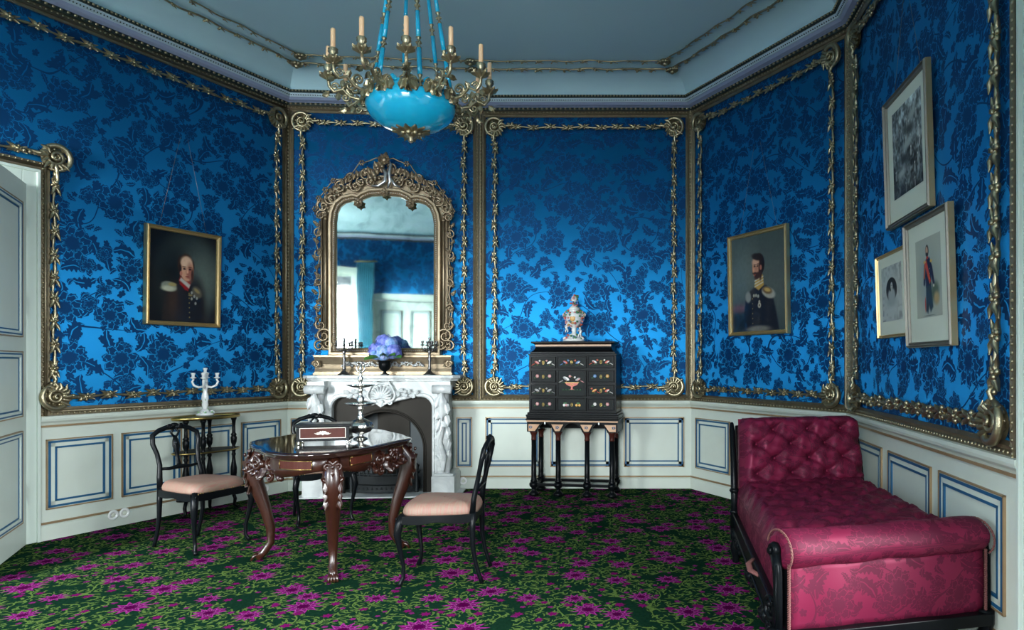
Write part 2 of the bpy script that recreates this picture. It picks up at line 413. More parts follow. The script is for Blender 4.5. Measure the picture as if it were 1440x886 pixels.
def wall_sweep(mb,i,prof,u0=None,u1=None,uv=False):
    w=W[i]; ends=[]
    for e,uu in ((0,u0),(1,u1)):
        row=[]
        for (d,z) in prof:
            if uu is None: c=corner(i+e,d); row.append((c.x,c.y,z))
            else: row.append(w.pt(uu,d,z))
        ends.append(row)
    m=len(prof); o=len(mb.v); mb.add(ends[0]+ends[1],[(j,(j+1)%m,m+(j+1)%m,m+j) for j in range(m)],False)
    mb.f.append(tuple(o+j for j in range(m-1,-1,-1))); mb.sm.append(False); mb.f.append(tuple(o+m+j for j in range(m))); mb.sm.append(False)

# openings: (wall, u0, u1, z0, z1)
DU1=W[0].pu(28); DU0=DU1-1.05; DH=2.45
def rear_u(x): return (R2.x-x)
WINS=[(rear_u(-.15),rear_u(-1.55)),(rear_u(-4.05),rear_u(-5.35))]
RD=(rear_u(-2.45),rear_u(-3.65))
OPEN={0:[(DU0,DU1,0,DH)],5:[(RD[0],RD[1],0,2.5)]+[(a,b,.45,3.05) for a,b in WINS],4:[(W[4].pu(1434)+.16,W[4].pu(1434)+1.36,.02,3.05)]}
OPEN[0].insert(0,(.75,2.15,.45,3.05))  # unseen left-wall window, added to light the right wall and daybed
OPEN[5].sort()
for i,w in enumerate(W):
    mb=MB(); ops=OPEN.get(i,[]); T=-.14
    def slab(u0,u1,z0,z1):
        if u1-u0<.001 or z1-z0<.001: return
        p=[w.pt(u0,0,z0),w.pt(u1,0,z0),w.pt(u1,T,z0),w.pt(u0,T,z0)]; q=[(a,b,z1) for a,b,_ in p]; mb.hexa(p,q)
    u=0
    for (a,b,z0,z1) in ops:
        slab(u,a,0,4.1); slab(a,b,z1,4.1); slab(a,b,0,z0); u=b
    slab(u,w.L,0,4.1)
    w.o=struct(mb.obj(WN[i],MT['plaster']))
    # silk covering
    fb=MB(); fb.uv=[]
    def cloth(u0,u1,z0,z1,off=i*3.31):
        if u1-u0<.01 or z1-z0<.01: return
        fb.add([w.pt(u0,.004,z0),w.pt(u1,.004,z0),w.pt(u1,.004,z1),w.pt(u0,.004,z1)],[(0,1,2,3)],False)
        fb.uv+= [(u0+off,z0),(u1+off,z0),(u1+off,z1),(u0+off,z1)]
    u=0
    for (a,b,z0,z1) in ops:
        cloth(u,a,ZS0-.02,ZS1+.04); cloth(a,b,z1,ZS1+.04); u=b
        if z0>ZS0: cloth(a,b,ZS0,z0)
    cloth(u,w.L,ZS0-.02,ZS1+.04)
    fb.obj('silk_covering',MT['wallfab'],w.o,fix=False)
    # dado
    segs=[];u=None
    for (a,b,z0,z1) in ops:
        segs.append((u,a-.10)); u=b+.10
    segs.append((u,None))
    for s0,s1 in segs:
        d=MB()
        wall_sweep(d,i,[(0,0),(.032,0),(.032,.095),(.022,.105),(.014,.11),(.014,.79),(.022,.795),(.03,.81),(.045,.825),(.05,.84),(.05,.858),(0,.862)],s0,s1)
        d.obj('dado',MT['cream'],w.o)
        g=MB(); wall_sweep(g,i,[(.013,.110),(.026,.110),(.026,.120),(.013,.124)],s0,s1); wall_sweep(g,i,[(.013,.782),(.029,.782),(.029,.795),(.013,.797)],s0,s1)
        g.obj('gilt_line',MT['goldline'],w.o)

# dado panels
def panel(i,u0,u1,z0=.215,z1=.69):
    w=W[i]
    def ring(mb,ins,wd,d0,d1):
        a,b,c,e=u0+ins,u1-ins,z0+ins,z1-ins
        for (p,q,r,s_) in ((a,b,c,c+wd),(a,b,e-wd,e),(a,a+wd,c,e),(b-wd,b,c,e)):
            mb.hexa([w.pt(p,d0,r),w.pt(q,d0,r),w.pt(q,d1,r),w.pt(p,d1,r)],[w.pt(p,d0,s_),w.pt(q,d0,s_),w.pt(q,d1,s_),w.pt(p,d1,s_)])
    mo=MB(); ring(mo,.0,.05,.013,.021); p=mo.obj('panel_moulding',MT['cream'],w.o,bevel=.002)
    g=MB(); ring(g,-.006,.008,.013,.026); g.obj('gilt_edge',MT['goldline'],p)
    bl=MB(); ring(bl,.006,.015,.013,.024); ring(bl,.046,.013,.013,.023); bl.obj('blue_line',MT['blueline'],p)
def panels_px(i,lst):
    for a,b in lst: panel(i,W[i].pu(a),W[i].pu(b))
panels_px(0,[(64,155),(170,252),(263,327),(338,392)])
panels_px(1,[(411,440),(643,663.5)])
panels_px(2,[(684,763),(775,859),(878,961)])
panels_px(3,[(981,1028),(1043,1100),(1116,1188)])
panels_px(4,[(1204,1244),(1254,1314),(1327,1419)])
for a in (2.5,3.55): panel(0,a,a+.9)

# gilt border strips round each silk field + beads
def strip(i,u0,u1,z0,z1,mb,bd,base=0.006,wd=.058,bottom=True):
    w=W[i]; pr=[(0,0),(wd,0),(wd,.010),(wd*.7,.022),(wd*.45,.016),(wd*.25,.026),(0,.022)]
    # sweep around rectangle in wall plane
    path=[(u0,z0),(u1,z0),(u1,z1),(u0,z1)]
    k=4; P=[]
    for j in range(4):
        x,z=path[j]; sx=1 if j in(0,3) else -1; sz=1 if j in(0,1) else -1
        P.append([w.pt(x+sx*q[0],base+q[1],z+sz*q[0]) for q in pr])
    mb.grid(P,cu=True,cv=True,sm=False)
    st=.034; ins=wd*.25
    def line(a,b,c,e):
        L=math.hypot(b-a,e-c); n=max(2,int(L/st))
        for q in range(n+1):
            t=q/n; mb2=bd; mb2.ell(w.pt(a+(b-a)*t,base+.024,c+(e-c)*t),.0085,5,3)
    line(u0+ins,u1-ins,z0+ins,z0+ins); line(u0+ins,u1-ins,z1-ins,z1-ins); line(u0+ins,u0+ins,z0,z1); line(u1-ins,u1-ins,z0,z1)
tn=[0]
def trim(mb,mat,parent=None,**k):
    if parent is None:
        tn[0]+=1; return struct(mb.obj('trim_%d'%tn[0],mat,**k))
    return mb.obj('beading',mat,parent,**k)
UE=W[4].pu(1434)
for (i,u0,u1,z0,z1) in [(0,DU1+.105,W[0].L-.006,ZS0,ZS1),(1,.006,W[1].L-.004,ZS0,ZS1),(2,.004,W[2].L-.006,ZS0,ZS1),(3,.006,W[3].L-.006,ZS0,ZS1),(4,.006,UE+.02,ZS0,ZS1)]:
    mb=MB(); bd=MB()
    if i==0:
        # L-shaped: over the door too
        strip(i,u0,u1,z0,z1,mb,bd)
        mb2=MB(); w=W[0]
        mb2.hexa([w.pt(DU0-.2,.006,DH+.105),w.pt(u0+.058,.006,DH+.105),w.pt(u0+.058,.026,DH+.105),w.pt(DU0-.2,.026,DH+.105)],[w.pt(DU0-.2,.006,DH+.16),w.pt(u0+.058,.006,DH+.16),w.pt(u0+.058,.026,DH+.16),w.pt(DU0-.2,.026,DH+.16)])
        # the border left of the field only rises to the door head
        mb=MB(); bd=MB(); pr=None
        def barp(a,b,c,e,m=mb):
            m.hexa([w.pt(a,.006,c),w.pt(b,.006,c),w.pt(b,.022,c),w.pt(a,.022,c)],[w.pt(a,.006,e),w.pt(b,.006,e),w.pt(b,.022,e),w.pt(a,.022,e)])
            # raised round fillet
            if b-a>e-c: m.tube([w.pt(a,.026,(c+e)/2),w.pt(b,.026,(c+e)/2)],.011,6)
            else: m.tube([w.pt((a+b)/2,.026,c),w.pt((a+b)/2,.026,e)],.011,6)
        barp(u0,u0+.058,z0,DH+.16); barp(DU0-.16,u0,DH+.105,DH+.16); barp(u0+.058,u1,z0,z0+.058); barp(u1-.058,u1,z0,z1); barp(.01,u1,z1-.058,z1)
        def bl(a,b,c,e):
            L=math.hypot(b-a,e-c); n=int(L/.034)
            for q in range(n+1): bd.ell(w.pt(a+(b-a)*q/n,.026,c+(e-c)*q/n),.0085,5,3)
        bl(u0+.014,u0+.014,z0,DH+.15); bl(DU0-.16,u0,DH+.15,DH+.15); bl(u0,u1,z0+.014,z0+.014); bl(u1-.014,u1-.014,z0,z1); bl(2.0,u1,z1-.014,z1-.014)
    else: strip(i,u0,u1,z0,z1,mb,bd)
    t_=trim(mb,MT['giltstrip']); trim(bd,MT['gilt'],t_)

# gilded garlands on the walls
GS=[1.12]
def garland_seg(mb,f,a,b,r=.0075,step=.15,amp=.006,seed=0):
    g=GS[0]; r*=g
    """f(u,z,d) -> world; from a to b in wall plane"""
    rnd=random.Random(seed); L=math.hypot(b[0]-a[0],b[1]-a[1]); n=max(4,int(L/.04)); pts=[];du=(b[0]-a[0])/L; dz=(b[1]-a[1])/L
    def P(s,q,d): return f(a[0]+du*s-dz*q, a[1]+dz*s+du*q, d)
    for i in range(n+1):
        s=L*i/n; pts.append(P(s,amp*math.sin(s*21+seed),.022+.003*math.sin(s*17)))
    mb.tube(pts,[r*(1.15+.35*math.sin(q*2.4)) for q in range(len(pts))],6)
    k=int(L/step); 
    for i in range(k):
        s=(i+.5)*L/k+rnd.uniform(-.01,.01); q=amp*math.sin(s*21+seed)
        for j in range(5):
            an=rnd.uniform(-.4,.4)+j*2*PI/5; rr=.016*g
            c=P(s+rr*math.cos(an),q+rr*math.sin(an)*1.1,.030); mb.ell(c,(.0115*g,.0115*g,.0115*g),5,3)
        mb.ell(P(s,q,.040),.012,5,3)
        for sg in (-1,1):
            c=Vector(P(s,q,.026)); e=Vector(P(s-.055*g,q+sg*.026*g,.036)); mb.tube([c,(c+e)/2+(Vector(P(s,q,.05))-c)*.3,e],[.009*g,.0115*g,.003],5)
            e=Vector(P(s+.05*g,q+sg*.020*g,.032)); mb.tube([c,(c+e)/2,e],[.008*g,.010*g,.003],5)
def rosette(mb,f,c,sx,sz,R=.085,seed=0):
    """corner shell scroll; sx, sz point into the field"""
    rnd=random.Random(seed); u,z=c
    def P(a,b,d): return f(u+a*sx,z+b*sz,d)
    # outer C scroll hugging the corner
    pts=[];rr=[]
    for i in range(26):
        t=i/25; an=PI*.35+ (PI*1.75)*t; r=R*(1.05-.15*t); pts.append(P(r*math.cos(an),r*math.sin(an),.035+.02*math.sin(t*PI))); rr.append(.010+.010*math.sin(PI*t))
    mb.tube(pts,rr,7)
    pts=[]
    for i in range(30):
        t=i/29; an=t*PI*3.4; r=R*.62*(1-.85*t); pts.append(P(r*math.cos(an),r*math.sin(an),.04+.03*t))
    mb.tube(pts,[.014-.006*i/29 for i in range(30)],7)
    mb.ell(P(0,0,.03),(R*.3,R*.3,R*.3),8,5)
    pl=[P(0,0,.030)]+[P(R*.92*math.cos(2*PI*j/20),R*.92*math.sin(2*PI*j/20),.012) for j in range(20)]; mb.add(pl,[(0,1+j,1+(j+1)%20) for j in range(20)],True)
    for j in range(22):
        an=rnd.uniform(0,6.28); rq=R*rnd.uniform(.25,.95); mb.ell(P(rq*math.cos(an),rq*math.sin(an),.032),(R*.15,R*.15,R*.13),6,4)
    for i in range(9):
        an=-.75+i*.38; r0=R*.55; r1=R*(1.15 if i%2 else 1.3)
        a=P(r0*math.cos(an),r0*math.sin(an),.035); b=P(r1*math.cos(an+.12),r1*math.sin(an+.12),.045); m=P((r0+r1)/2*math.cos(an),(r0+r1)/2*math.sin(an),.062)
        mb.tube([a,m,b],[.012,.014,.004],6)
    for (a1,b1,a2,b2) in ((R*.8,-R*.1,R*2.0,-R*.2),(-R*.1,R*.8,-R*.2,R*2.0)):
        a=P(a1,b1,.035); b=P(a2,b2,.03); m=P((a1+a2)/2+R*.1,(b1+b2)/2+R*.1,.055); mb.tube([a,m,b],[.015,.013,.006],6)
        for q in range(5): 
            t=q/4; mb.ell(P(a1+(a2-a1)*t+rnd.uniform(-.02,.02),b1+(b2-b1)*t+rnd.uniform(-.02,.02),.045),(.014,.014,.014),6,4)
def garland(i,us,zs,corners=True,R=.085,parts=None,name=None):
    w=W[i]; f=lambda u,z,d:w.pt(u,.004+d,z); mb=MB()
    (u0,u1),(z0,z1)=us,zs
    g=R*1.5
    garland_seg(mb,f,(u0,z0+g),(u0,z1-g),seed=i*7+1); garland_seg(mb,f,(u1,z0+g),(u1,z1-g),seed=i*7+2)
    garland_seg(mb,f,(u0+g,z0),(u1-g,z0),seed=i*7+3); garland_seg(mb,f,(u0+g,z1),(u1-g,z1),seed=i*7+4)
    tn[0]+=1; o=struct(mb.obj('trim_%d'%tn[0],MT['gilt'],fix=False))
    for k,(a,b,sx,sz) in enumerate(((u0,z0,1,1),(u1,z0,-1,1),(u0,z1,1,-1),(u1,z1,-1,-1))):
        m=MB(); rosette(m,f,(a,b),sx,sz,R,seed=i*4+k); m.obj('corner_scroll',MT['gilt'],o,fix=False)
garland(1,(W[1].pu(427),W[1].pu(653)),(.995,3.535))
garland(2,(W[2].pu(696.5),W[2].pu(947)),(.995,3.53))
garland(3,(W[3].pu(988.5),W[3].pu(1174)),(.985,3.53),R=.08)
GS[0]=1.4
garland(4,(W[4].pu(1210),W[4].pu(1411)),(.985,3.53),R=.085)
# left wall: the garland steps over the door
GS[0]=1.12
w=W[0]; f0=lambda u,z,d:w.pt(u,.004+d,z); mb=MB()
ua=w.pu(73); ub=w.pu(386); zb=.99; zt=3.53; zd=w.pz(70,222)
R_=.085; g_=R_*1.5
garland_seg(mb,f0,(ua,zb+g_),(ua,zd-g_),seed=1); garland_seg(mb,f0,(ub,zb+g_),(ub,zt-g_),seed=2); garland_seg(mb,f0,(ua+g_,zb),(ub-g_,zb),seed=3)
garland_seg(mb,f0,(2.0,zt),(ub-g_,zt),seed=4); garland_seg(mb,f0,(DU0-.3,zd),(ua-g_,zd),seed=5)
tn[0]+=1; o=struct(mb.obj('trim_%d'%tn[0],MT['gilt'],fix=False))
for k,(a,b,sx,sz) in enumerate(((ua,zb,1,1),(ub,zb,-1,1),(ub,zt,-1,-1),(ua,zd,-1,-1))):
    m=MB(); rosette(m,f0,(a,b),sx,sz,R_,seed=k); m.obj('corner_scroll',MT['gilt'],o,fix=False)

# cornice, cove and ceiling
def ring_sweep(prof,name,mat,parent=None,closedprof=False):
    mb=MB(); rows=[]
    for i in range(NW): rows.append([(corner(i,d).x,corner(i,d).y,z) for d,z in prof])
    mb.grid(rows,cu=True,cv=closedprof,sm=False)
    o=mb.obj(name,mat,parent); return o
tn[0]+=1
cor=struct(ring_sweep([(.0,ZS1),(.035,ZS1+.004),(.045,ZS1+.03),(.055,ZS1+.032),(.085,ZS1+.038),(.105,ZS1+.056)],'trim_%d'%tn[0],MT['lav']))
ring_sweep([(.105,ZS1+.056),(.115,ZS1+.056),(.118,ZS1+.068),(.124,ZS1+.072),(.126,ZS1+.084),(.136,ZS1+.088)],'pale_band',MT['pale'],cor)
ring_sweep([(.0,ZS1-.001),(.042,ZS1+.001),(.05,ZS1+.014),(.046,ZS1+.026),(.0,ZS1+.027)],'dark_fillet',MT['darkbead'],cor,True)
ring_sweep([(.125,ZS1+.086),(.148,ZS1+.088),(.156,ZS1+.098),(.150,ZS1+.110),(.125,ZS1+.112)],'dark_astragal',MT['darkbead'],cor,True)
def bead_ring(d,z,r,step,name,mat,i0=0,i1=5,stretch=1.0):
    mb=MB()
    for i in range(i0,i1):
        a=corner(i,d); b=corner(i+1,d); L=(b-a).length; n=int(L/step)
        Rm=Matrix.Rotation(W[i].a,3,'Z')
        for k in range(n):
            p=a+(b-a)*((k+.5)/n); mb.ell((p.x,p.y,z),(r*stretch,r,r),5,3,R=Rm)
    return mb.obj(name,mat,cor)
bead_ring(.050,ZS1+.014,.011,.045,'dentil_beading',MT['gilt'],stretch=1.3)
bead_ring(.121,ZS1+.070,.006,.022,'fine_beading',MT['darkbead'])
bead_ring(.156,ZS1+.099,.009,.030,'upper_beading',MT['gilt'],stretch=1.3)
cv=[(.13,ZS1+.11)]
for k in range(1,10):
    t=k/9*PI/2; cv.append((.13+.34*(1-math.cos(t)),ZS1+.11+(ZC-ZS1-.11)*math.sin(t)))
tn[0]+=1
mb=MB(); rows=[]
for i in range(NW): rows.append([(corner(i,d).x,corner(i,d).y,z) for d,z in cv])
# smooth along the profile only: split per wall
for i in range(NW): mb.grid([rows[i],rows[(i+1)%NW]],sm=True)
cove=struct(mb.obj('trim_%d'%tn[0],MT['ceil'],fix=False))
mb=MB(); big=[corner(i,-.14) for i in range(NW)]
mb.prism([(p.x,p.y) for p in big],ZC,ZC+.12); struct(mb.obj('ceiling',MT['ceil']))
# ceiling garlands
for (d,z,rr,sd) in ((.40,ZC-.012,.014,.0),(.54,ZC,.010,.1)):
    mb=MB()
    for i in range(0,5):
        a=corner(i,d); b=corner(i+1,d); L=(b-a).length; du=(b-a)/L; nn=W[i].n
        n=int(L/.05); pts=[]
        for k in range(n+1):
            s=L*k/n; p=a+du*s+nn*(.008*math.sin(s*19)); pts.append((p.x,p.y,z-.02+.004*math.sin(s*13)))
        mb.tube(pts,rr*.62,6)
        m=int(L/.13); rn=random.Random(i)
        for k in range(m):
            s=(k+.5)*L/m; p=a+du*s+nn*(.008*math.sin(s*19))
            for j in range(4):
                an=rn.uniform(0,6.28); q=p+Vector((math.cos(an),math.sin(an)))*.014; mb.ell((q.x,q.y,z-.028-rn.uniform(0,.012)),rr*.8,5,3)
            mb.tube([(p.x,p.y,z-.02),(p.x+du.x*.05+nn.x*.02,p.y+du.y*.05+nn.y*.02,z-.035)],[rr*.7,.002],5)
            mb.tube([(p.x,p.y,z-.02),(p.x+du.x*.05-nn.x*.02,p.y+du.y*.05-nn.y*.02,z-.035)],[rr*.7,.002],5)
    for i in range(1,5):
        c=corner(i,d)
        for k in range(9):
            an=k*.7; mb.ell((c.x+.035*math.cos(an),c.y+.035*math.sin(an),z-.03),(.022,.022,.018),6,4)
        mb.ell((c.x,c.y,z-.045),.024,7,5)
    tn[0]+=1; struct(mb.obj('trim_%d'%tn[0],MT['gilt'],fix=False))

# floor
mb=MB(); mb.prism([(p.x,p.y) for p in big],-.12,0); mb.uv=[(v[0],v[1]) for v in mb.v]
struct(mb.obj('floor',MT['carpet']))

# ------------------------------------------------------------------ door leaves, casings, windows
def casing(i,u0,u1,z0,z1,name,wd=.10,sill=False):
    w=W[i]; mb=MB(); ob=MB()
    def bar(a,b,c,e,d=.03,m=mb,d0=0): m.hexa([w.pt(a,d0,c),w.pt(b,d0,c),w.pt(b,d,c),w.pt(a,d,c)],[w.pt(a,d0,e),w.pt(b,d0,e),w.pt(b,d,e),w.pt(a,d,e)])
    for (a,b,c,e) in ((u0-wd,u0,0 if not sill else z0,z1+wd),(u1,u1+wd,0 if not sill else z0,z1+wd),(u0,u1,z1,z1+wd)):
        bar(a,b,c,e)
    bar(u0-wd,u0-wd+.02,z0,z1+wd,.045); bar(u1+wd-.02,u1+wd,z0,z1+wd,.045); bar(u0-wd,u1+wd,z1+wd-.02,z1+wd,.047)
    # reveals
    bar(u0,u0+.02,z0,z1,0,mb,-.14); bar(u1-.02,u1,z0,z1,0,mb,-.14); bar(u0,u1,z1-.02,z1,0,mb,-.14)
    if sill and z0>.1: bar(u0-wd,u1+wd,z0-.05,z0,.08,mb,-.14)
    return mb
def door_leaf(Wd,Hd,name,panels,mirror=1):
    """leaf in x 0..Wd, front to -y"""
    mb=MB(); mb.box(0,Wd,-.02,.02,.01,Hd); L=struct(mb.obj(name,MT['casing'],bevel=.003))
    for (a,b,c,e) in panels:
        for sy in (-1,1):
            def ring(m,ins,wd,t):
                y0,y1=(-.02-t,-.019) if sy<0 else (.019,.02+t)
                for (p,q,r,s_) in ((a+ins,b-ins,c+ins,c+ins+wd),(a+ins,b-ins,e-ins-wd,e-ins),(a+ins,a+ins+wd,c+ins,e-ins),(b-ins-wd,b-ins,c+ins,e-ins)):
                    m.box(min(p,q),max(p,q),y0,y1,r,s_)
            m=MB(); ring(m,0,.035,.012); p=m.obj('door_panel',MT['casing'],L,bevel=.003)
            m=MB(); ring(m,-.004,.007,.015); m.obj('gilt_edge',MT['goldline'],p)
            m=MB(); ring(m,.010,.009,.014); ring(m,.036,.009,.004); m.obj('blue_line',MT['blueline'],p)
    return L
m=casing(0,DU0,DU1,0,DH,'door_1'); door1=struct(m.obj('door_1',MT['casing'],bevel=.004))
pn=[(.13,.92,.18,.78),(.13,.92,.88,1.30),(.13,.92,1.40,2.28)]
leaf=door_leaf(1.03,DH-.02,'door_2',pn)
hp=Vector(W[0].pt(DU1-.01,.055,0)); tgt=Vector((-3.66,3.98,0)); dv=(tgt-hp); leaf.location=hp; leaf.rotation_euler=(0,0,math.atan2(dv.y,dv.x))
m=MB()
for z in (.35,.98,1.62,2.2): m.lathe([(.011,-.06),(.011,.06),(.006,.07),(.006,.075)],8,(-.005,-.005,z))
split_objs(m,'hinge',MT['brass'],leaf)
m=MB(); m.tube([(.96,-.03,1.05),(.96,-.06,1.05),(.86,-.065,1.05)],.009,8); m.box(.935,.985,-.028,-.019,.95,1.15); m.obj('door_handle',MT['brass'],leaf)
# dim room beyond the open door
w=W[0]
m=MB(); 
p=[w.pt(DU0-.5,-1.3,0),w.pt(DU1+.5,-1.3,0)]
m.hexa([w.pt(DU0-.6,-1.3,0),w.pt(DU1+.6,-1.3,0),w.pt(DU1+.6,-1.4,0),w.pt(DU0-.6,-1.4,0)],[w.pt(DU0-.6,-1.3,2.8),w.pt(DU1+.6,-1.3,2.8),w.pt(DU1+.6,-1.4,2.8),w.pt(DU0-.6,-1.4,2.8)])
m.hexa([w.pt(DU0-.6,-.14,0),w.pt(DU0-.5,-.14,0),w.pt(DU0-.5,-1.3,0),w.pt(DU0-.6,-1.3,0)],[w.pt(DU0-.6,-.14,2.8),w.pt(DU0-.5,-.14,2.8),w.pt(DU0-.5,-1.3,2.8),w.pt(DU0-.6,-1.3,2.8)])
m.hexa([w.pt(DU1+.5,-.14,0),w.pt(DU1+.6,-.14,0),w.pt(DU1+.6,-1.3,0),w.pt(DU1+.5,-1.3,0)],[w.pt(DU1+.5,-.14,2.8),w.pt(DU1+.6,-.14,2.8),w.pt(DU1+.6,-1.3,2.8),w.pt(DU1+.5,-1.3,2.8)])
m.hexa([w.pt(DU0-.6,-.14,2.8),w.pt(DU1+.6,-.14,2.8),w.pt(DU1+.6,-1.4,2.8),w.pt(DU0-.6,-1.4,2.8)],[w.pt(DU0-.6,-.14,2.9),w.pt(DU1+.6,-.14,2.9),w.pt(DU1+.6,-1.4,2.9),w.pt(DU0-.6,-1.4,2.9)])
m.hexa([w.pt(DU0-.6,-.14,-.1),w.pt(DU1+.6,-.14,-.1),w.pt(DU1+.6,-1.4,-.1),w.pt(DU0-.6,-1.4,-.1)],[w.pt(DU0-.6,-.14,-.001),w.pt(DU1+.6,-.14,-.001),w.pt(DU1+.6,-1.4,-.001),w.pt(DU0-.6,-1.4,-.001)])
struct(m.obj('wall_passage',MT['cream']))
# rear double door
m=casing(5,RD[0],RD[1],0,2.5,'d'); struct(m.obj('door_3',MT['casing'],bevel=.004))
hw=(RD[1]-RD[0])/2-.024
pn=[(.09,hw-.09,.18,.75),(.09,hw-.09,.85,1.2),(.09,hw-.09,1.3,2.3)]
for k in range(2):
    L=door_leaf(hw,2.46,'door_%d'%(4+k),pn); q=W[5].pt(RD[0]+.022+k*(hw+.003),-.05,0); L.location=q; L.rotation_euler=(0,0,W[5].a)
# windows
wn=[0]
MT['curtain']=simple('turquoise_curtain',(.03,.30,.42),.7,var=.2,sheen=.3)
def window(i,u0,u1,z0=.45,z1=3.05):
    wn[0]+=1; w=W[i]; m=casing(i,u0,u1,z0,z1,'w',sill=True); o=struct(m.obj('window_%d'%wn[0],MT['casing'],bevel=.003))
    s=MB()
    def bar(a,b,c,e): s.hexa([w.pt(a,-.11,c),w.pt(b,-.11,c),w.pt(b,-.07,c),w.pt(a,-.07,c)],[w.pt(a,-.11,e),w.pt(b,-.11,e),w.pt(b,-.07,e),w.pt(a,-.07,e)])
    bar(u0+.02,u0+.07,z0,z1-.02);bar(u1-.07,u1-.02,z0,z1-.02);bar(u0+.07,u1-.07,z0,z0+.06);bar(u0+.07,u1-.07,z1-.08,z1-.02);bar((u0+u1)/2-.03,(u0+u1)/2+.03,z0+.06,z1-.08)
    for z in (1.15,1.9,2.5): bar(u0+.07,(u0+u1)/2-.03,z,z+.03); bar((u0+u1)/2+.03,u1-.07,z,z+.03)
    s.obj('sash',MT['casing'],o)
    p=MB(); p.hexa([w.pt(u0+.05,-.093,z0+.03),w.pt(u1-.05,-.093,z0+.03),w.pt(u1-.05,-.088,z0+.03),w.pt(u0+.05,-.088,z0+.03)],[w.pt(u0+.05,-.093,z1-.05),w.pt(u1-.05,-.093,z1-.05),w.pt(u1-.05,-.088,z1-.05),w.pt(u0+.05,-.088,z1-.05)])
    p.obj('pane',MT['pane'],o)
for a,b in WINS: window(5,a,b)
aw=OPEN[4][0]; window(4,aw[0],aw[1],.02); added_lw=OPEN[0][0]; window(0,added_lw[0],added_lw[1])  # the left-wall window is an unseen addition for its light
def curtain(i,u0,u1,label):
    w=W[i]; t=thing('curtain',label,'curtain',w.pt((u0+u1)/2,.12,0),w.a); m=MB(); P=[]
    for a in range(41):
        x=-(u1-u0)/2+(u1-u0)*a/40; row=[]
        for b in range(10):
            z=.03+3.2*b/9; row.append((x*(1-.15*math.sin(z)),-.03+.03*math.sin(a*1.25+.2*b),z))
        P.append(row)
    m.grid(P); o=m.obj('curtain_cloth',MT['curtain'],t,fix=False); s=o.modifiers.new('s','SOLIDIFY'); s.thickness=.004
    m=MB(); m.tube([(-(u1-u0)/2-.05,0,3.26),((u1-u0)/2+.05,0,3.26)],.014,8); m.obj('curtain_pole',MT['brass'],t)
curtain(5,WINS[1][0]-.42,WINS[1][0]-.08,'turquoise curtain beside the tall window, seen in the mirror between window and doors')

# ------------------------------------------------------------------ pictures
def canvas(w,h,nx,ny,fn,name,mat,parent,y=-.012,x0=0,z0=0):
    X,Z=np.meshgrid(np.linspace(0,1,nx),np.linspace(0,1,ny))
    rgb=np.clip(fn(X,Z),0,1)
    vs=[(x0+(a-.5)*w,y,z0+b*h) for b in np.linspace(0,1,ny) for a in np.linspace(0,1,nx)]
    fs=[(j*nx+i,j*nx+i+1,(j+1)*nx+i+1,(j+1)*nx+i) for j in range(ny-1) for i in range(nx-1)]
    me=bpy.data.meshes.new(name); me.from_pydata(vs,[],fs); at=me.color_attributes.new('paint','FLOAT_COLOR','POINT')
    c=np.ones((ny*nx,4),dtype=np.float32); c[:,:3]=(rgb.reshape(-1,3))**2.2; at.data.foreach_set('color',c.ravel()); me.materials.append(mat)
    o=bpy.data.objects.new(name,me); COL.objects.link(o); o.parent=parent; return o
def E(img,X,Z,cx,cz,rx,rz,col,soft=.12,rot=0):
    dx=X-cx; dz=Z-cz; c,s=math.cos(rot),math.sin(rot); a=(dx*c+dz*s)/rx; b=(-dx*s+dz*c)/rz; r=np.sqrt(a*a+b*b)
    m=np.clip((1+soft-r)/(2*soft),0,1); m=m*m*(3-2*m); return img*(1-m[...,None])+np.array(col)*m[...,None]
def PG(img,X,Z,pts,col,soft=.006):
    # signed-ish polygon fill
    ins=np.zeros_like(X,dtype=bool); n=len(pts); dist=np.full_like(X,9.)
    for i in range(n):
        x0,y0=pts[i]; x1,y1=pts[(i+1)%n]
        cond=((y0>Z)!=(y1>Z)); xi=(x1-x0)*(Z-y0)/((y1-y0) if y1!=y0 else 1e-9)+x0; ins^=cond&(X<xi)
        L2=(x1-x0)**2+(y1-y0)**2+1e-12; t=np.clip(((X-x0)*(x1-x0)+(Z-y0)*(y1-y0))/L2,0,1); dist=np.minimum(dist,np.hypot(X-x0-t*(x1-x0),Z-y0-t*(y1-y0)))
    sd=np.where(ins,dist,-dist); m=np.clip((sd+soft)/(2*soft),0,1); return img*(1-m[...,None])+np.array(col)*m[...,None]
def vnoise(X,Z,s,seed=0):
    r=np.random.RandomState(seed).rand(64,64); x=X*s; z=Z*s; xi=np.floor(x).astype(int)%63; zi=np.floor(z).astype(int)%63; fx=x-np.floor(x); fz=z-np.floor(z); fx=fx*fx*(3-2*fx); fz=fz*fz*(3-2*fz)
    return (r[zi,xi]*(1-fx)+r[zi,xi+1]*fx)*(1-fz)+(r[zi+1,xi]*(1-fx)+r[zi+1,xi+1]*fx)*fz
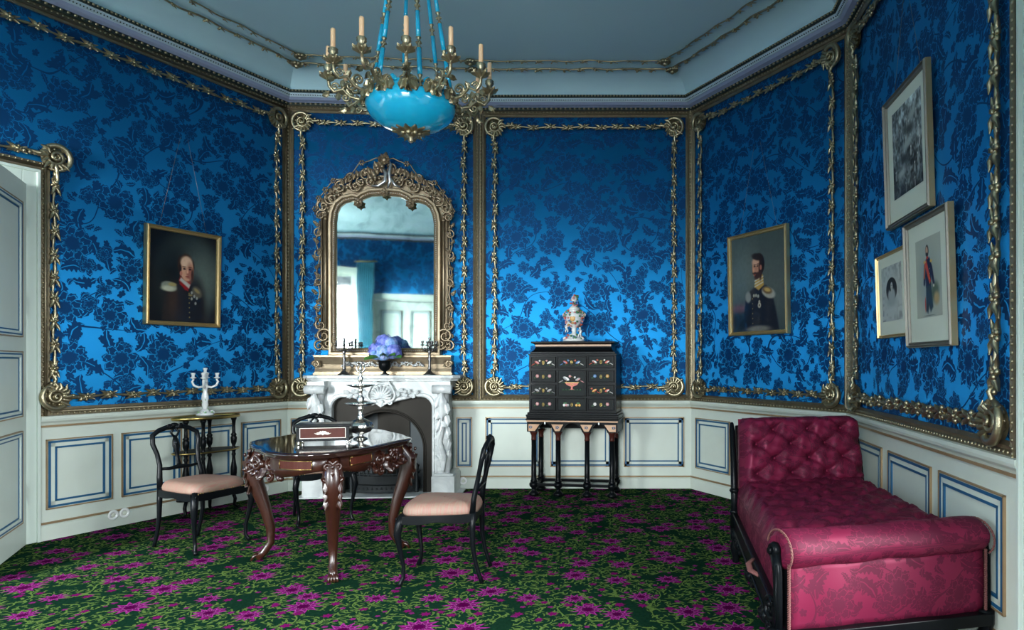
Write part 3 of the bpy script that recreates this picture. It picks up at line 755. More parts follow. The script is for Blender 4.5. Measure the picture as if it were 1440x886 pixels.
def officer_a(X,Z):
    img=np.zeros(X.shape+(3,)); img[:]=(.03,.03,.03)
    img=E(img,X,Z,.56,.55,.50,.50,(.17,.20,.19),.28); img=E(img,X,Z,.78,.50,.26,.34,(.36,.40,.37),.85); img=E(img,X,Z,.30,.45,.2,.3,(.08,.09,.08),.8)
    img=PG(img,X,Z,[(.17,0),(.20,.22),(.24,.34),(.38,.44),(.58,.44),(.72,.36),(.80,.24),(.82,0)],(.15,.12,.105),.02)
    img=E(img,X,Z,.66,.2,.16,.3,(.10,.08,.07),.5); img=E(img,X,Z,.34,.25,.07,.2,(.23,.17,.13),.7)
    # epaulettes
    img=E(img,X,Z,.28,.39,.115,.055,(.50,.51,.45),.2,-.1); img=E(img,X,Z,.27,.365,.10,.03,(.72,.72,.62),.5); img=E(img,X,Z,.33,.415,.06,.02,(.62,.55,.35),.4)
    img=E(img,X,Z,.70,.35,.085,.06,(.36,.33,.26),.3,-.5); img=E(img,X,Z,.70,.365,.05,.02,(.55,.48,.3),.4,-.5)
    # neck, collar
    img=PG(img,X,Z,[(.42,.46),(.44,.52),(.60,.46),(.58,.38),(.52,.36)],(.55,.08,.07),.01)
    img=PG(img,X,Z,[(.43,.47),(.455,.505),(.60,.43),(.575,.385)],(.72,.70,.66),.008); img=PG(img,X,Z,[(.44,.44),(.57,.365),(.565,.352),(.43,.43)],(.6,.1,.08),.006)
    # head
    img=E(img,X,Z,.445,.665,.045,.085,(.20,.13,.09),.3); img=E(img,X,Z,.625,.645,.03,.07,(.17,.11,.08),.3); img=E(img,X,Z,.53,.63,.118,.150,(.24,.16,.11),.1,.06); img=E(img,X,Z,.54,.605,.102,.140,(.82,.60,.47),.1,.06); img=E(img,X,Z,.535,.685,.085,.065,(.88,.72,.60),.35)
    img=E(img,X,Z,.585,.56,.045,.10,(.62,.38,.30),.7); img=E(img,X,Z,.44,.60,.022,.055,(.18,.11,.08),.4); img=E(img,X,Z,.455,.55,.020,.028,(.72,.44,.35),.3)
    img=E(img,X,Z,.625,.54,.018,.07,(.30,.17,.12),.5)
    img=E(img,X,Z,.505,.605,.020,.010,(.12,.08,.07),.4); img=E(img,X,Z,.59,.605,.018,.010,(.12,.08,.07),.4); img=E(img,X,Z,.50,.628,.028,.006,(.35,.22,.16),.5); img=E(img,X,Z,.59,.628,.026,.006,(.35,.22,.16),.5)
    img=E(img,X,Z,.553,.575,.014,.035,(.86,.62,.50),.5); img=E(img,X,Z,.558,.548,.020,.009,(.62,.36,.28),.5); img=E(img,X,Z,.55,.518,.032,.007,(.55,.22,.18),.4); img=E(img,X,Z,.55,.485,.03,.012,(.84,.60,.48),.6)
    for k in range(6): img=E(img,X,Z,.58+.002*k,.33-.055*k,.010,.008,(.52,.44,.24),.3)
    for (a,b) in ((.66,.30),(.70,.28),(.62,.34),(.68,.22),(.62,.27)): img=E(img,X,Z,a,b,.016,.018,(.60,.60,.55),.4)
    img=E(img,X,Z,.60,.31,.035,.012,(.50,.44,.28),.4)
    return img*(.97+.06*vnoise(X,Z,40,3)[...,None])
def officer_b(X,Z):
    img=np.zeros(X.shape+(3,)); t=Z[...,None]; img[:]=(.24,.27,.25); img=img*(1-t)+np.array((.26,.31,.30))*t
    img=E(img,X,Z,.25,.62,.3,.3,(.38,.42,.39),.9); img=E(img,X,Z,.8,.5,.3,.3,(.32,.35,.33),.9); img=E(img,X,Z,.14,.24,.14,.05,(.42,.28,.29),.7); img=E(img,X,Z,.1,.1,.3,.1,(.10,.11,.09),.7)
    img=PG(img,X,Z,[(.22,0),(.24,.20),(.27,.33),(.36,.42),(.48,.47),(.66,.46),(.78,.34),(.86,.10),(.88,0)],(.09,.09,.12),.015)
    img=E(img,X,Z,.50,.02,.22,.035,(.45,.44,.40),.5)
    img=E(img,X,Z,.70,.385,.125,.055,(.62,.61,.56),.2,-.25); img=E(img,X,Z,.68,.41,.085,.035,(.40,.30,.18),.3,-.2); img=E(img,X,Z,.68,.415,.06,.02,(.75,.62,.35),.4,-.2); img=E(img,X,Z,.32,.36,.055,.06,(.52,.52,.48),.3,.2)
    img=PG(img,X,Z,[(.44,.46),(.47,.56),(.60,.58),(.62,.47),(.52,.42)],(.70,.55,.25),.008)
    for k in range(3): img=PG(img,X,Z,[(.445,.455+.03*k),(.61,.495+.03*k),(.61,.505+.03*k),(.445,.467+.03*k)],(.80,.78,.72),.004)
    # head turned to the left
    img=E(img,X,Z,.53,.69,.105,.115,(.12,.07,.05),.1); img=E(img,X,Z,.485,.655,.080,.105,(.72,.50,.38),.12,.1); img=E(img,X,Z,.47,.72,.065,.045,(.80,.62,.50),.4); img=E(img,X,Z,.50,.77,.10,.035,(.13,.08,.06),.3,-.2)
    img=E(img,X,Z,.555,.63,.03,.10,(.22,.12,.08),.4); img=E(img,X,Z,.565,.655,.020,.026,(.68,.42,.33),.3); img=E(img,X,Z,.50,.575,.060,.035,(.24,.13,.09),.35,.3); img=E(img,X,Z,.455,.602,.045,.014,(.25,.14,.09),.3,-.1)
    img=E(img,X,Z,.432,.64,.014,.03,(.80,.56,.43),.5); img=E(img,X,Z,.452,.675,.018,.007,(.12,.08,.07),.4); img=E(img,X,Z,.505,.675,.018,.007,(.12,.08,.07),.4); img=E(img,X,Z,.455,.692,.024,.005,(.22,.13,.1),.4); img=E(img,X,Z,.51,.694,.026,.005,(.22,.13,.1),.4); img=E(img,X,Z,.455,.587,.02,.006,(.55,.25,.2),.4)
    for k in range(6): img=E(img,X,Z,.40+.0*k,.34-.052*k,.010,.008,(.50,.42,.25),.3)
    for (a,b) in ((.43,.37),(.47,.37),(.51,.36),(.53,.26),(.53,.30)): img=E(img,X,Z,a,b,.018,.018,(.62,.60,.52),.4)
    img=E(img,X,Z,.53,.265,.03,.028,(.72,.70,.62),.3); img=E(img,X,Z,.53,.265,.012,.012,(.3,.2,.1),.3)
    return img*(.96+.08*vnoise(X,Z,36,5)[...,None])
def engraving(X,Z):
    n=.35*vnoise(X,Z,7,1)+.35*vnoise(X,Z,17,2)+.3*vnoise(X,Z,42,4)
    g=.15+.75*np.clip((n-.25)*1.7,0,1); g=g*(.65+.35*Z)+.15*Z
    img=np.stack([g*.88,g*.94,g*.93],-1)
    for k in range(26):
        r=np.random.RandomState(k); cx,cz=r.rand()*.9+.05,r.rand()*.75+.03; v=.15+.6*r.rand()
        img=E(img,X,Z,cx,cz,.018,.045,(v,v,v*.97),.3); img=E(img,X,Z,cx,cz+.055,.013,.014,(v+.15,v+.15,v+.1),.3)
    for k in range(5):
        img=E(img,X,Z,.3+.1*k,.25+.14*k,.14,.05,(.22,.24,.24) if k%2 else (.62,.65,.63),.8,.12*(-1)**k)
    return img
def lady(X,Z):
    img=np.zeros(X.shape+(3,)); img[:]=(.70,.73,.71); n=vnoise(X,Z,16,8); img*= (1-.22*np.clip((n-.45)*3,0,1)*np.clip(np.hypot(X-.5,Z-.5)*3-.8,0,1))[...,None]
    img=E(img,X,Z,.5,.56,.27,.22,(.10,.11,.11),.05); img=E(img,X,Z,.5,.47,.18,.12,(.62,.64,.62),.3); img=E(img,X,Z,.46,.64,.08,.10,(.08,.08,.08),.2); img=E(img,X,Z,.51,.62,.055,.075,(.70,.70,.66),.15); img=E(img,X,Z,.5,.54,.03,.05,(.66,.66,.62),.3)
    img=E(img,X,Z,.49,.635,.012,.008,(.2,.2,.2),.4); img=E(img,X,Z,.53,.635,.012,.008,(.2,.2,.2),.4); img=E(img,X,Z,.52,.59,.016,.006,(.35,.3,.3),.4); img=E(img,X,Z,.5,.36,.25,.10,(.60,.63,.62),.6)
    return img
def uniform(X,Z):
    img=np.zeros(X.shape+(3,)); img[:]=(.66,.68,.62); img=E(img,X,Z,.5,.45,.42,.38,(.58,.61,.57),.5); img=E(img,X,Z,.75,.3,.14,.12,(.28,.36,.30),.5); img=E(img,X,Z,.8,.22,.10,.08,(.66,.56,.38),.5)
    img=PG(img,X,Z,[(.38,.08),(.40,.40),(.60,.42),(.66,.12),(.56,.06),(.50,.14),(.46,.05)],(.16,.22,.24),.02)
    img=PG(img,X,Z,[(.30,.42),(.34,.66),(.44,.74),(.56,.74),(.66,.62),(.74,.40),(.69,.37),(.60,.52),(.61,.40),(.40,.38),(.39,.5),(.36,.4)],(.06,.10,.22),.015)
    img=PG(img,X,Z,[(.36,.68),(.44,.73),(.60,.44),(.54,.41)],(.78,.24,.08),.012); img=PG(img,X,Z,[(.31,.50),(.36,.68),(.40,.64),(.36,.48)],(.75,.35,.12),.012)
    img=E(img,X,Z,.37,.70,.05,.018,(.8,.62,.3),.4); img=E(img,X,Z,.62,.69,.045,.018,(.8,.62,.3),.4)
    img=E(img,X,Z,.475,.83,.062,.075,(.10,.09,.08),.15); img=E(img,X,Z,.465,.83,.046,.058,(.74,.55,.44),.15); img=E(img,X,Z,.46,.79,.04,.022,(.16,.12,.10),.3); img=E(img,X,Z,.48,.745,.04,.02,(.75,.15,.08),.3)
    for k in range(4): img=E(img,X,Z,.56,.60-.06*k,.008,.007,(.8,.7,.4),.4)
    img=E(img,X,Z,.70,.38,.025,.02,(.8,.78,.7),.4); img=E(img,X,Z,.36,.16,.02,.09,(.70,.15,.1),.4); img=E(img,X,Z,.5,.02,.2,.006,(.4,.4,.38),.4)
    return img
def ring_frame(mb,w,h,fw,dp,prof=None):
    """rectangular frame around opening; local x centred, z from 0; back at y=0, front at y=-dp"""
    pr=prof or [(0,0),(0,.75),(.12,.95),(.3,1),(.45,.7),(.7,.62),(.8,.75),(.9,.7),(1,.45),(1,0)]
    P=[]
    for (x,z,sx,sz) in ((-w/2,0,1,1),(w/2,0,-1,1),(w/2,h,-1,-1),(-w/2,h,1,-1)):
        P.append([(x+sx*q[0]*fw,-q[1]*dp,z+sz*q[0]*fw) for q in pr])
    mb.grid(P,cu=True,cv=True,sm=False)
def picture(i,px,py,label,fn,res,fw=.035,dp=.045,framemat='frame',matw=0,kind='painting',tilt=.03,art=None,wire=1.6,sideM=None):
    w=W[i]; (x0,x1),(yt0,yt1,yb0,yb1)=px,py; off=.03
    u0=w.pu(x0,off); u1=w.pu(x1,off); zt=(w.pz(x0,yt0,off)+w.pz(x1,yt1,off))/2; zb=(w.pz(x0,yb0,off)+w.pz(x1,yb1,off))/2
    ww=u1-u0; hh=zt-zb
    t=thing('framed_'+kind,label,'picture',w.pt((u0+u1)/2,.012,zb),w.a,tilt=tilt)
    m=MB(); ring_frame(m,ww,hh,fw,dp); fr=m.obj('frame',MT[framemat],t)
    if framemat=='silverframe':
        m=MB()
        for (a,b,c,e) in ((-ww/2-.003,-ww/2+.001,0,hh),(ww/2-.001,ww/2+.003,0,hh),(-ww/2,ww/2,-.003,.001),(-ww/2,ww/2,hh-.001,hh+.003)): m.box(a,b,-dp*.72,-.001,c,e)
        m.obj('gilt_side',MT['frame'],fr)
    m=MB(); m.box(-ww/2+.004,ww/2-.004,-.006,-.001,.004,hh-.004); m.obj('backboard',MT['plaster'],t)
    iw=ww-2*fw; ih=hh-2*fw
    if matw:
        m=MB(); m.box(-iw/2,iw/2,-.014,-.008,fw,fw+ih); m.obj('mount',MT['mat'],t)
        a=art; canvas(iw*a[0],ih*a[1],res[0],res[1],fn,'print',MT['print'],t,y=-.016,x0=iw*a[2],z0=fw+ih*a[3])
    else: canvas(iw,ih,res[0],res[1],fn,'canvas',MT['oil'],t,y=-.018,z0=fw)
    if wire:
        m=MB()
        for sg in (-1,1): m.tube([(sg*ww*.32,-.004,hh-.01),(sg*ww*.05,.004,hh+wire)],.0012,4)
        m.obj('hanging_wire',MT['silverframe'],t)
    return t,ww,hh
p1=picture(0,(202.5,308),(313,333,455,461.7),'gilt-framed oil portrait of a balding officer with silver epaulettes on the left wall',officer_a,(150,180),tilt=.02,wire=.75)
p2=picture(3,(1027,1110),(336,312,473,468.5),'gilt-framed oil portrait of a moustached officer facing left, above the red daybed',officer_b,(150,180),tilt=.02,wire=.75)
p3=picture(4,(1250,1310.5),(155,73,328,284),'tall silver-framed engraving crowded with tiny figures, highest picture on the right wall',engraving,(110,170),fw=.028,dp=.04,framemat='silverframe',matw=1,kind='print',art=(.74,.72,0,.18),tilt=.03,wire=.5)
p4=picture(4,(1279,1342),(321.5,279.5,488.8,484.5),'silver-framed coloured print of a standing officer in uniform with orange sash',uniform,(110,150),fw=.026,dp=.04,framemat='silverframe',matw=1,kind='print',art=(.62,.66,0,.20),tilt=.03,wire=0)
p5=picture(4,(1236,1277),(364,342,477,471.7),'small gilt-framed oval portrait print of a lady, lowest left on the right wall',lady,(90,110),fw=.020,dp=.03,framemat='frame',matw=1,kind='print',art=(.74,.70,0,.17),tilt=.03,wire=0)

# ------------------------------------------------------------------ dining chairs
def cushion_mb(wf,wb,dp,z0,h,y0=0,pw=3.2,n=36,m=7):
    mb=MB(); P=[]
    for i in range(m+1):
        t=i/m; ph=t*PI/2*1.0; sc=math.cos(ph*.98)**.22 if i<m else 0.02; z=z0+h*(math.sin(ph)**.8)
        if i==0: sc=.97
        row=[]
        for j in range(n):
            a=2*PI*j/n; c,s=math.cos(a),math.sin(a); x=abs(c)**(2/pw)*(1 if c>0 else -1); y=abs(s)**(2/pw)*(1 if s>0 else -1)
            wy=wf+(wb-wf)*(y+1)/2
            row.append((x*wy*sc,y0+y*dp*sc,z))
        P.append(row)
    mb.grid(P,cv=True); mb.f.append(tuple(range(n-1,-1,-1))); mb.sm.append(False); return mb
def make_chair(label,loc,rot,group):
    t=thing('side_chair',label,'chair',loc,rot,group)
    cushion_mb(.235,.185,.225,.405,.078,pw=4.6).obj('seat',MT['seat'],t)
    m=MB()
    for i in range(24):
        a=-PI*.95+PI*.9*i/23; m.ell((.236*math.cos(a)*.99,-.226+.0+.02*abs(math.cos(a)),.412) if False else (-.2+.4*i/23,-.229,.413+.004*math.sin(i*1.3)),.0045,5,3)
    m.obj('seat_nails',MT['brass'],t)
    m=MB()   # serpentine rail
    def rail(a,b,dipz,bulge,nx):
        K=12; a=Vector(a); b=Vector(b); P=[]; nrm=Vector(nx)
        for i in range(K+1):
            q=i/K; c=a+(b-a)*q+nrm*(bulge*math.sin(PI*q)); dz=dipz*(math.sin(PI*q)**2)-.004*math.cos(4*PI*q)
            P.append([tuple(c+nrm*.012+Vector((0,0,.03))),tuple(c-nrm*.012+Vector((0,0,.03))),tuple(c-nrm*.012+Vector((0,0,-.022-dz))),tuple(c+nrm*.014+Vector((0,0,-.022-dz)))])
        m.grid(P,cv=True,sm=False)
    rail((-.215,-.215,.385),(.215,-.215,.385),-.006,.012,(0,-1,0)); rail((-.165,.205,.385),(.165,.205,.385),0,0,(0,1,0))
    rail((-.225,-.2,.385),(-.17,.2,.385),-.008,.01,(-1,0,0)); rail((.225,-.2,.385),(.17,.2,.385),-.008,.01,(1,0,0))
    m.obj('seat_frame',MT['ebony'],t,bevel=.002)
    for sx in (-1,1):
        m=MB(); pts=[(.205,-.20,.42),(.222,-.218,.37),(.232,-.228,.31),(.222,-.215,.22),(.205,-.198,.12),(.203,-.20,.05),(.212,-.215,.018),(.218,-.225,.006)]
        m.tube([(sx*x,y,z) for x,y,z in pts],[.020,.026,.023,.016,.0125,.012,.015,.013],8)
        for k in range(3): m.ell((sx*(.222+.004*k),-.236,.395-.02*k),(.010,.006,.012),6,4)
        m.obj('leg',MT['ebony'],t)
        m=MB(); pts=[(.165,.205,.43),(.168,.205,.33),(.17,.207,.22),(.168,.225,.12),(.168,.25,.04),(.168,.262,.006)]
        m.tube([(sx*x,y,z) for x,y,z in pts],[.019,.018,.015,.013,.013,.014],8); m.obj('leg',MT['ebony'],t)
    m=MB(); side=[(.165,.205,.42),(.163,.212,.50),(.150,.228,.58),(.158,.245,.66),(.178,.262,.73),(.172,.274,.79),(.12,.282,.822),(.06,.286,.838)]
    for sx in (-1,1): m.tube([(sx*x,y,z) for x,y,z in side]+[(0,.288,.842)],[.018,.017,.015,.014,.015,.016,.015,.015,.017],8,flat=1.15)
    m.obj('back_frame',MT['ebony'],t)
    m=MB()
    m.ell((0,.284,.852),(.035,.014,.018),8,5)
    for sx in (-1,1):
        m.spiral((sx*.042,.274,.845),(sx,0,0),(0,0,1),.018,1.2,.006); m.tube([(0,.28,.835),(sx*.03,.278,.80),(sx*.008,.276,.765)],[.010,.009,.008],6)
    m.obj('crest_carving',MT['ebony'],t)
    m=MB(); m.tube([(0,.276,.775),(0,.270,.74),(0,.262,.70),(0,.256,.66),(0,.248,.62),(0,.238,.585),(0,.228,.555)],[.012,.026,.030,.020,.013,.017,.022],8,flat=.45,ref=(0,1,0))
    m.ell((0,.265,.72),(.022,.016,.028),8,5); m.tube([(-.148,.226,.555),(-.08,.224,.548),(0,.226,.555),(.08,.224,.548),(.148,.226,.555)],[.010,.012,.017,.012,.010],8)
    m.obj('splat',MT['ebony'],t)
    return t
def facing(dx,dy): return math.atan2(dy,dx)+PI/2
chairs=[('ebonised side chair with worn pink seat left of the table, beside the brass-rimmed stand',(-2.765,4.555,0),facing(.43,-.165)),
        ('ebonised side chair behind the table, nearest the fireplace',(-2.29,5.32,0),facing(.28,-.42)),
        ('ebonised side chair with worn pink seat right of the table, seen from its side',(-.965,3.905,0),facing(-1,-.02))]
for lb,lc,r in chairs: make_chair(lb,lc,r,'ebonised side chairs around the table').scale=(.92,.92,.94)

# ------------------------------------------------------------------ table
TC=Vector((-1.785,4.33)); 
tb=thing('carved_table','dark carved table with serpentine polished top on cabriole legs, centre left','table',(TC.x,TC.y,0))
rp=[(-75,.73),(-58,.63),(-40,.53),(-18,.465),(7,.485),(30,.47),(63,.52),(88,.68)]; rp=rp+[(a+180,r) for a,r in rp]; rp=[((a+360)%360,r) for a,r in rp]; rp.sort()
def rad_at(deg):
    deg%=360; n=len(rp)
    for i in range(n):
        a0,r0=rp[i]; a1,r1=rp[(i+1)%n]; 
        if i==n-1: a1+=360
        d=deg if deg>=a0 or i<n-1 else deg+360
        if i==n-1 and deg<rp[0][0]: d=deg+360
        if a0<=d<=a1:
            rm=rp[(i-1)%n][1]; r2=rp[(i+2)%n][1]; t=(d-a0)/(a1-a0)
            return .5*((2*r0)+(-rm+r1)*t+(2*rm-5*r0+4*r1-r2)*t*t+(-rm+3*r0-3*r1+r2)*t**3)
    return .5
NA=120
m=MB(); P=[]
for (ins,z) in ((.05,.706),(.012,.708),(.0,.716),(.006,.724),(-.004,.729),(.0,.737),(.012,.741),(.03,.7415)):
    P.append([((rad_at(360*j/NA)-ins)*math.cos(2*PI*j/NA),(rad_at(360*j/NA)-ins)*math.sin(2*PI*j/NA),z) for j in range(NA)])
m.grid(P,cv=True); o_=len(m.v)
m.f.append(tuple(range(o_-NA,o_))); m.sm.append(False); m.f.append(tuple(range(NA-1,-1,-1))); m.sm.append(False)
m.obj('tabletop',MT['darktop'],tb)
m=MB(); P=[]
def ap(j,ins,z): 
    a=360*j/NA; r=rad_at(a)-ins; return (r*math.cos(math.radians(a)),r*math.sin(math.radians(a)),z)
def apz(j): return .615-.018*math.cos(2*PI*j/NA*8+.6)
P=[[ap(j,.075,.712) for j in range(NA)],[ap(j,.06,.705) for j in range(NA)],[ap(j,.062,.64) for j in range(NA)],[ap(j,.07,apz(j)) for j in range(NA)],[ap(j,.09,apz(j)) for j in range(NA)],[ap(j,.10,.712) for j in range(NA)]]
m.grid(P,cv=True,cu=True); m.obj('apron',MT['mahog'],tb)
legang=[-67.7,-162,18,112]; legr=[.585,.43,.43,.585]
def rv(a): return Vector((math.cos(math.radians(a)),math.sin(math.radians(a)),0))
# inlaid panels either side of each carving
mids=[(-67.7-162)/2,( -67.7+18)/2,(18+112)/2,(112+198)/2]
m=MB(); br=MB()
def arcpanel(a0,a1,z0,z1):
    K=8; P=[];Q=[]
    for i in range(K+1):
        a=a0+(a1-a0)*i/K; r=rad_at(a)-.055; Q.append(rv(a)*r); 
    P=[[tuple(q+Vector((0,0,z))) for z in (z0,z1)] for q in Q]; m.grid(P,sm=False)
    br.tube([tuple(q*1.004+Vector((0,0,z0)))for q in Q],.002,4); br.tube([tuple(q*1.004+Vector((0,0,z1)))for q in Q],.002,4)
    for q in (Q[0],Q[-1]): br.tube([tuple(q*1.004+Vector((0,0,z0))),tuple(q*1.004+Vector((0,0,z1)))],.002,4)
for (a,s) in ((-67.7,-1),(-67.7,1),(-162,1),(18,-1),(18,1),(112,-1),(112,1),(198,-1)):
    a0=a+s*9; a1=a+s*26; arcpanel(min(a0,a1),max(a0,a1),.648,.693)
split_objs(m,'inlaid_panel',MT['panelwood'],tb); split_objs(br,'brass_stringing',MT['brass'],tb)
for ma in mids:
    m=MB(); r=rad_at(ma)-.055; c=rv(ma)*r; tg=Vector((-rv(ma).y,rv(ma).x,0)); nn=rv(ma); Z=Vector((0,0,1)); rn=random.Random(int(ma)+500)
    def Pp(a,b,d): return tuple(c+tg*a*1.35+Z*(.67+(b-.67)*1.45)+nn*d*1.3)
    for sx in (-1,1):
        m.spiral(Pp(sx*.045,.655,.02),tg*sx,Z,.040,1.6,.013,start=PI*.5,n=7); m.spiral(Pp(sx*.10,.640,.01),tg*sx,Z,.030,1.4,.010,start=-PI*.4)
        m.spiral(Pp(sx*.03,.605,.015),tg*sx,-Z,.028,1.4,.010,start=-PI*.2)
        for k in range(4): m.leaf(Pp(sx*(.02+.028*k),.63,.0),(tg*sx*(.6+.2*k)-Z*(1-.25*k)),nn,.055,.020,.4)
    for k in range(16): m.ell(Pp(rn.uniform(-.10,.10),rn.uniform(.60,.69),.012),(.018,.018,.018),6,4)
    m.ell(Pp(0,.655,.025),.024,8,5); m.leaf(Pp(0,.65,.02),-Z,nn,.085,.028,.5)
    m.obj('apron_carving',MT['mahog'],tb,fix=False)
for a,r in zip(legang,legr):
    d=rv(a); tg=Vector((-d.y,d.x,0)); m=MB(); f=Vector((0,0,1)); r0=rad_at(a)-.085
    kr=max(r0+.045,r+.03)
    pts=[d*r0+f*.70,d*(r0+.025)+f*.66,d*kr+f*.60,d*(kr-.0)+f*.53,d*(kr-.03)+f*.44,d*((kr+r)/2-.052)+f*.33,d*(r-.068)+f*.20,d*(r-.070)+f*.11,d*(r-.03)+f*.05,d*(r+.005)+f*.02]
    m.tube(pts,[.036,.048,.056,.052,.044,.035,.027,.022,.025,.027],12)
    L=m.obj('leg',MT['mahog'],tb)
    m=MB()
    for k in (-1.5,-.5,.5,1.5): m.tube([tuple(d*(r)+tg*(.010*k)+f*.045),tuple(d*(r+.022)+tg*(.014*k)+f*.034),tuple(d*(r+.038)+tg*(.016*k)+f*.008)],[.008,.010,.006],6)
    m.obj('claw_foot',MT['mahog'],L)
    m=MB()
    for sx in (-1,1):
        m.spiral(tuple(d*(kr+.018)+tg*(.026*sx)+f*.66),tg*sx,f,.028,1.5,.010,start=PI*.5); m.spiral(tuple(d*(kr+.03)+tg*(.030*sx)+f*.60),tg*sx,-f,.024,1.4,.009)
        for k in range(3): m.leaf(tuple(d*(kr+.030-.012*k)+tg*(.016*sx)+f*(.59-.045*k)),-f+tg*sx*.3,d,.085,.020,.15)
    m.leaf(tuple(d*(kr+.045)+f*.625),-f-d*.25,d,.17,.030,.05)
    for k in range(7): m.ell(tuple(d*(kr+.045-.008*k)+f*(.66-.032*k)),(.010,.010,.013),6,4)
    m.obj('acanthus_carving',MT['mahog'],L,fix=False)

# casket on the table
bx=thing('casket','dark casket with rosewood front panel and pale inlaid scroll on the table','box',(-1.735,4.09,.7425),math.radians(14))
bw,bd_,bh=.295,.15,.098
m=MB(); m.box(-bw/2,bw/2,-bd_/2,bd_/2,.024,.024+bh-.016); m.obj('body',MT['ebony'],bx,bevel=.003)
m=MB(); m.box(-bw/2-.006,bw/2+.006,-bd_/2-.006,bd_/2+.006,.022,.030); m.obj('base_moulding',MT['ebony'],bx,bevel=.002)
m=MB(); m.box(-bw/2-.008,bw/2+.008,-bd_/2-.008,bd_/2+.008,.024+bh-.018,.024+bh); m.obj('lid',MT['ebony'],bx,bevel=.004)
m=MB(); m.box(-bw/2+.022,bw/2-.022,-bd_/2-.0015,-bd_/2+.001,.040,.098); pn_=m.obj('front_panel',MT['panelwood'],bx)
MT['inlay']=simple('pale_inlay',(.72,.68,.58),.35)
m=MB(); y=-bd_/2-.003
for (a,b,c,e) in ((-bw/2+.020,bw/2-.020,.038,.0405),(-bw/2+.020,bw/2-.020,.0975,.100),(-bw/2+.020,-bw/2+.0225,.038,.100),(bw/2-.0225,bw/2-.020,.038,.100)): m.box(a,b,y,-bd_/2,c,e)
m.obj('stringing',MT['inlay'],pn_)
m=MB(); m.ell((0,y,.069),(.009,.002,.013),8,5)
for sx in (-1,1):
    m.spiral((sx*.017,y,.070),(sx,0,0),(0,0,1),.009,1.3,.0025,start=PI); m.spiral((sx*.030,y,.066),(sx,0,0),(0,0,-1),.006,1.2,.002,start=PI); m.tube([(sx*.01,y,.064),(sx*.028,y,.061),(sx*.046,y,.068)],[.003,.0028,.001],5); m.ell((sx*.012,y,.076),(.005,.002,.005),6,4)
m.obj('scroll_inlay',MT['inlay'],pn_)
for sx in (-1,1):
    for sy in (-1,1):
        m=MB(); m.lathe([(.006,0),(.009,.004),(.005,.010),(.007,.018),(.009,.024)],10,(sx*(bw/2-.012),sy*(bd_/2-.012),0)); m.obj('foot',MT['silver'],bx)

# silver epergne
ep=thing('table_centrepiece','tall silver centrepiece with two dishes on a ribbed bulb base, on the table','centrepiece',(-1.607,4.325,.7425),0)
m=MB(); m.lathe([(.045,0),(.042,.006),(.020,.016),(.016,.026),(.030,.036)],24); m.obj('foot',MT['silver'],ep)
m=MB(); m.lathe([(.028,.034),(.055,.046),(.072,.070),(.074,.086),(.060,.108),(.035,.124),(.016,.134)],48,ribs=12,ramp=.10); m.obj('bulb',MT['silver'],ep)
m=MB(); m.lathe([(.016,.130),(.022,.140),(.014,.150),(.012,.185),(.020,.195),(.014,.203),(.018,.210)],20); m.obj('stem',MT['silver'],ep)
m=MB(); m.lathe([(.015,.205),(.05,.212),(.088,.224),(.092,.229),(.086,.229),(.05,.219),(.001,.214)],40,ribs=10,ramp=.06); m.obj('dish',MT['silver'],ep)
m=MB(); m.lathe([(.012,.214),(.020,.232),(.024,.262),(.012,.276),(.010,.300),(.018,.310),(.012,.318),(.014,.328)],20); m.obj('stem',MT['silver'],ep)
m=MB(); m.lathe([(.014,.325),(.045,.331),(.078,.341),(.082,.346),(.076,.346),(.04,.336),(.001,.332)],36,ribs=8,ramp=.07); m.obj('dish',MT['silver'],ep)
m=MB(); m.lathe([(.010,.332),(.014,.345),(.008,.358),(.013,.372),(.017,.390),(.008,.402),(.011,.415),(.007,.425)],16); 
for sx in (-1,1): m.tube([(0,0,.42),(sx*.018,0,.432),(sx*.028,0,.452),(sx*.020,0,.468)],[.007,.006,.005,.004],6); m.ell((sx*.018,0,.472),(.009,.006,.010),6,4)
m.tube([(0,0,.42),(0,0,.45),(.004,0,.478)],[.008,.010,.005],7); m.ell((.004,0,.486),.009,7,5)
m.obj('figure_finial',MT['silver'],ep)

# ------------------------------------------------------------------ etagere
et=thing('etagere','small black two-tier stand with brass-rimmed kidney tops against the left wall','stand',(-3.315,5.535,0),math.atan2(.911,.412)-PI/2+PI/2)
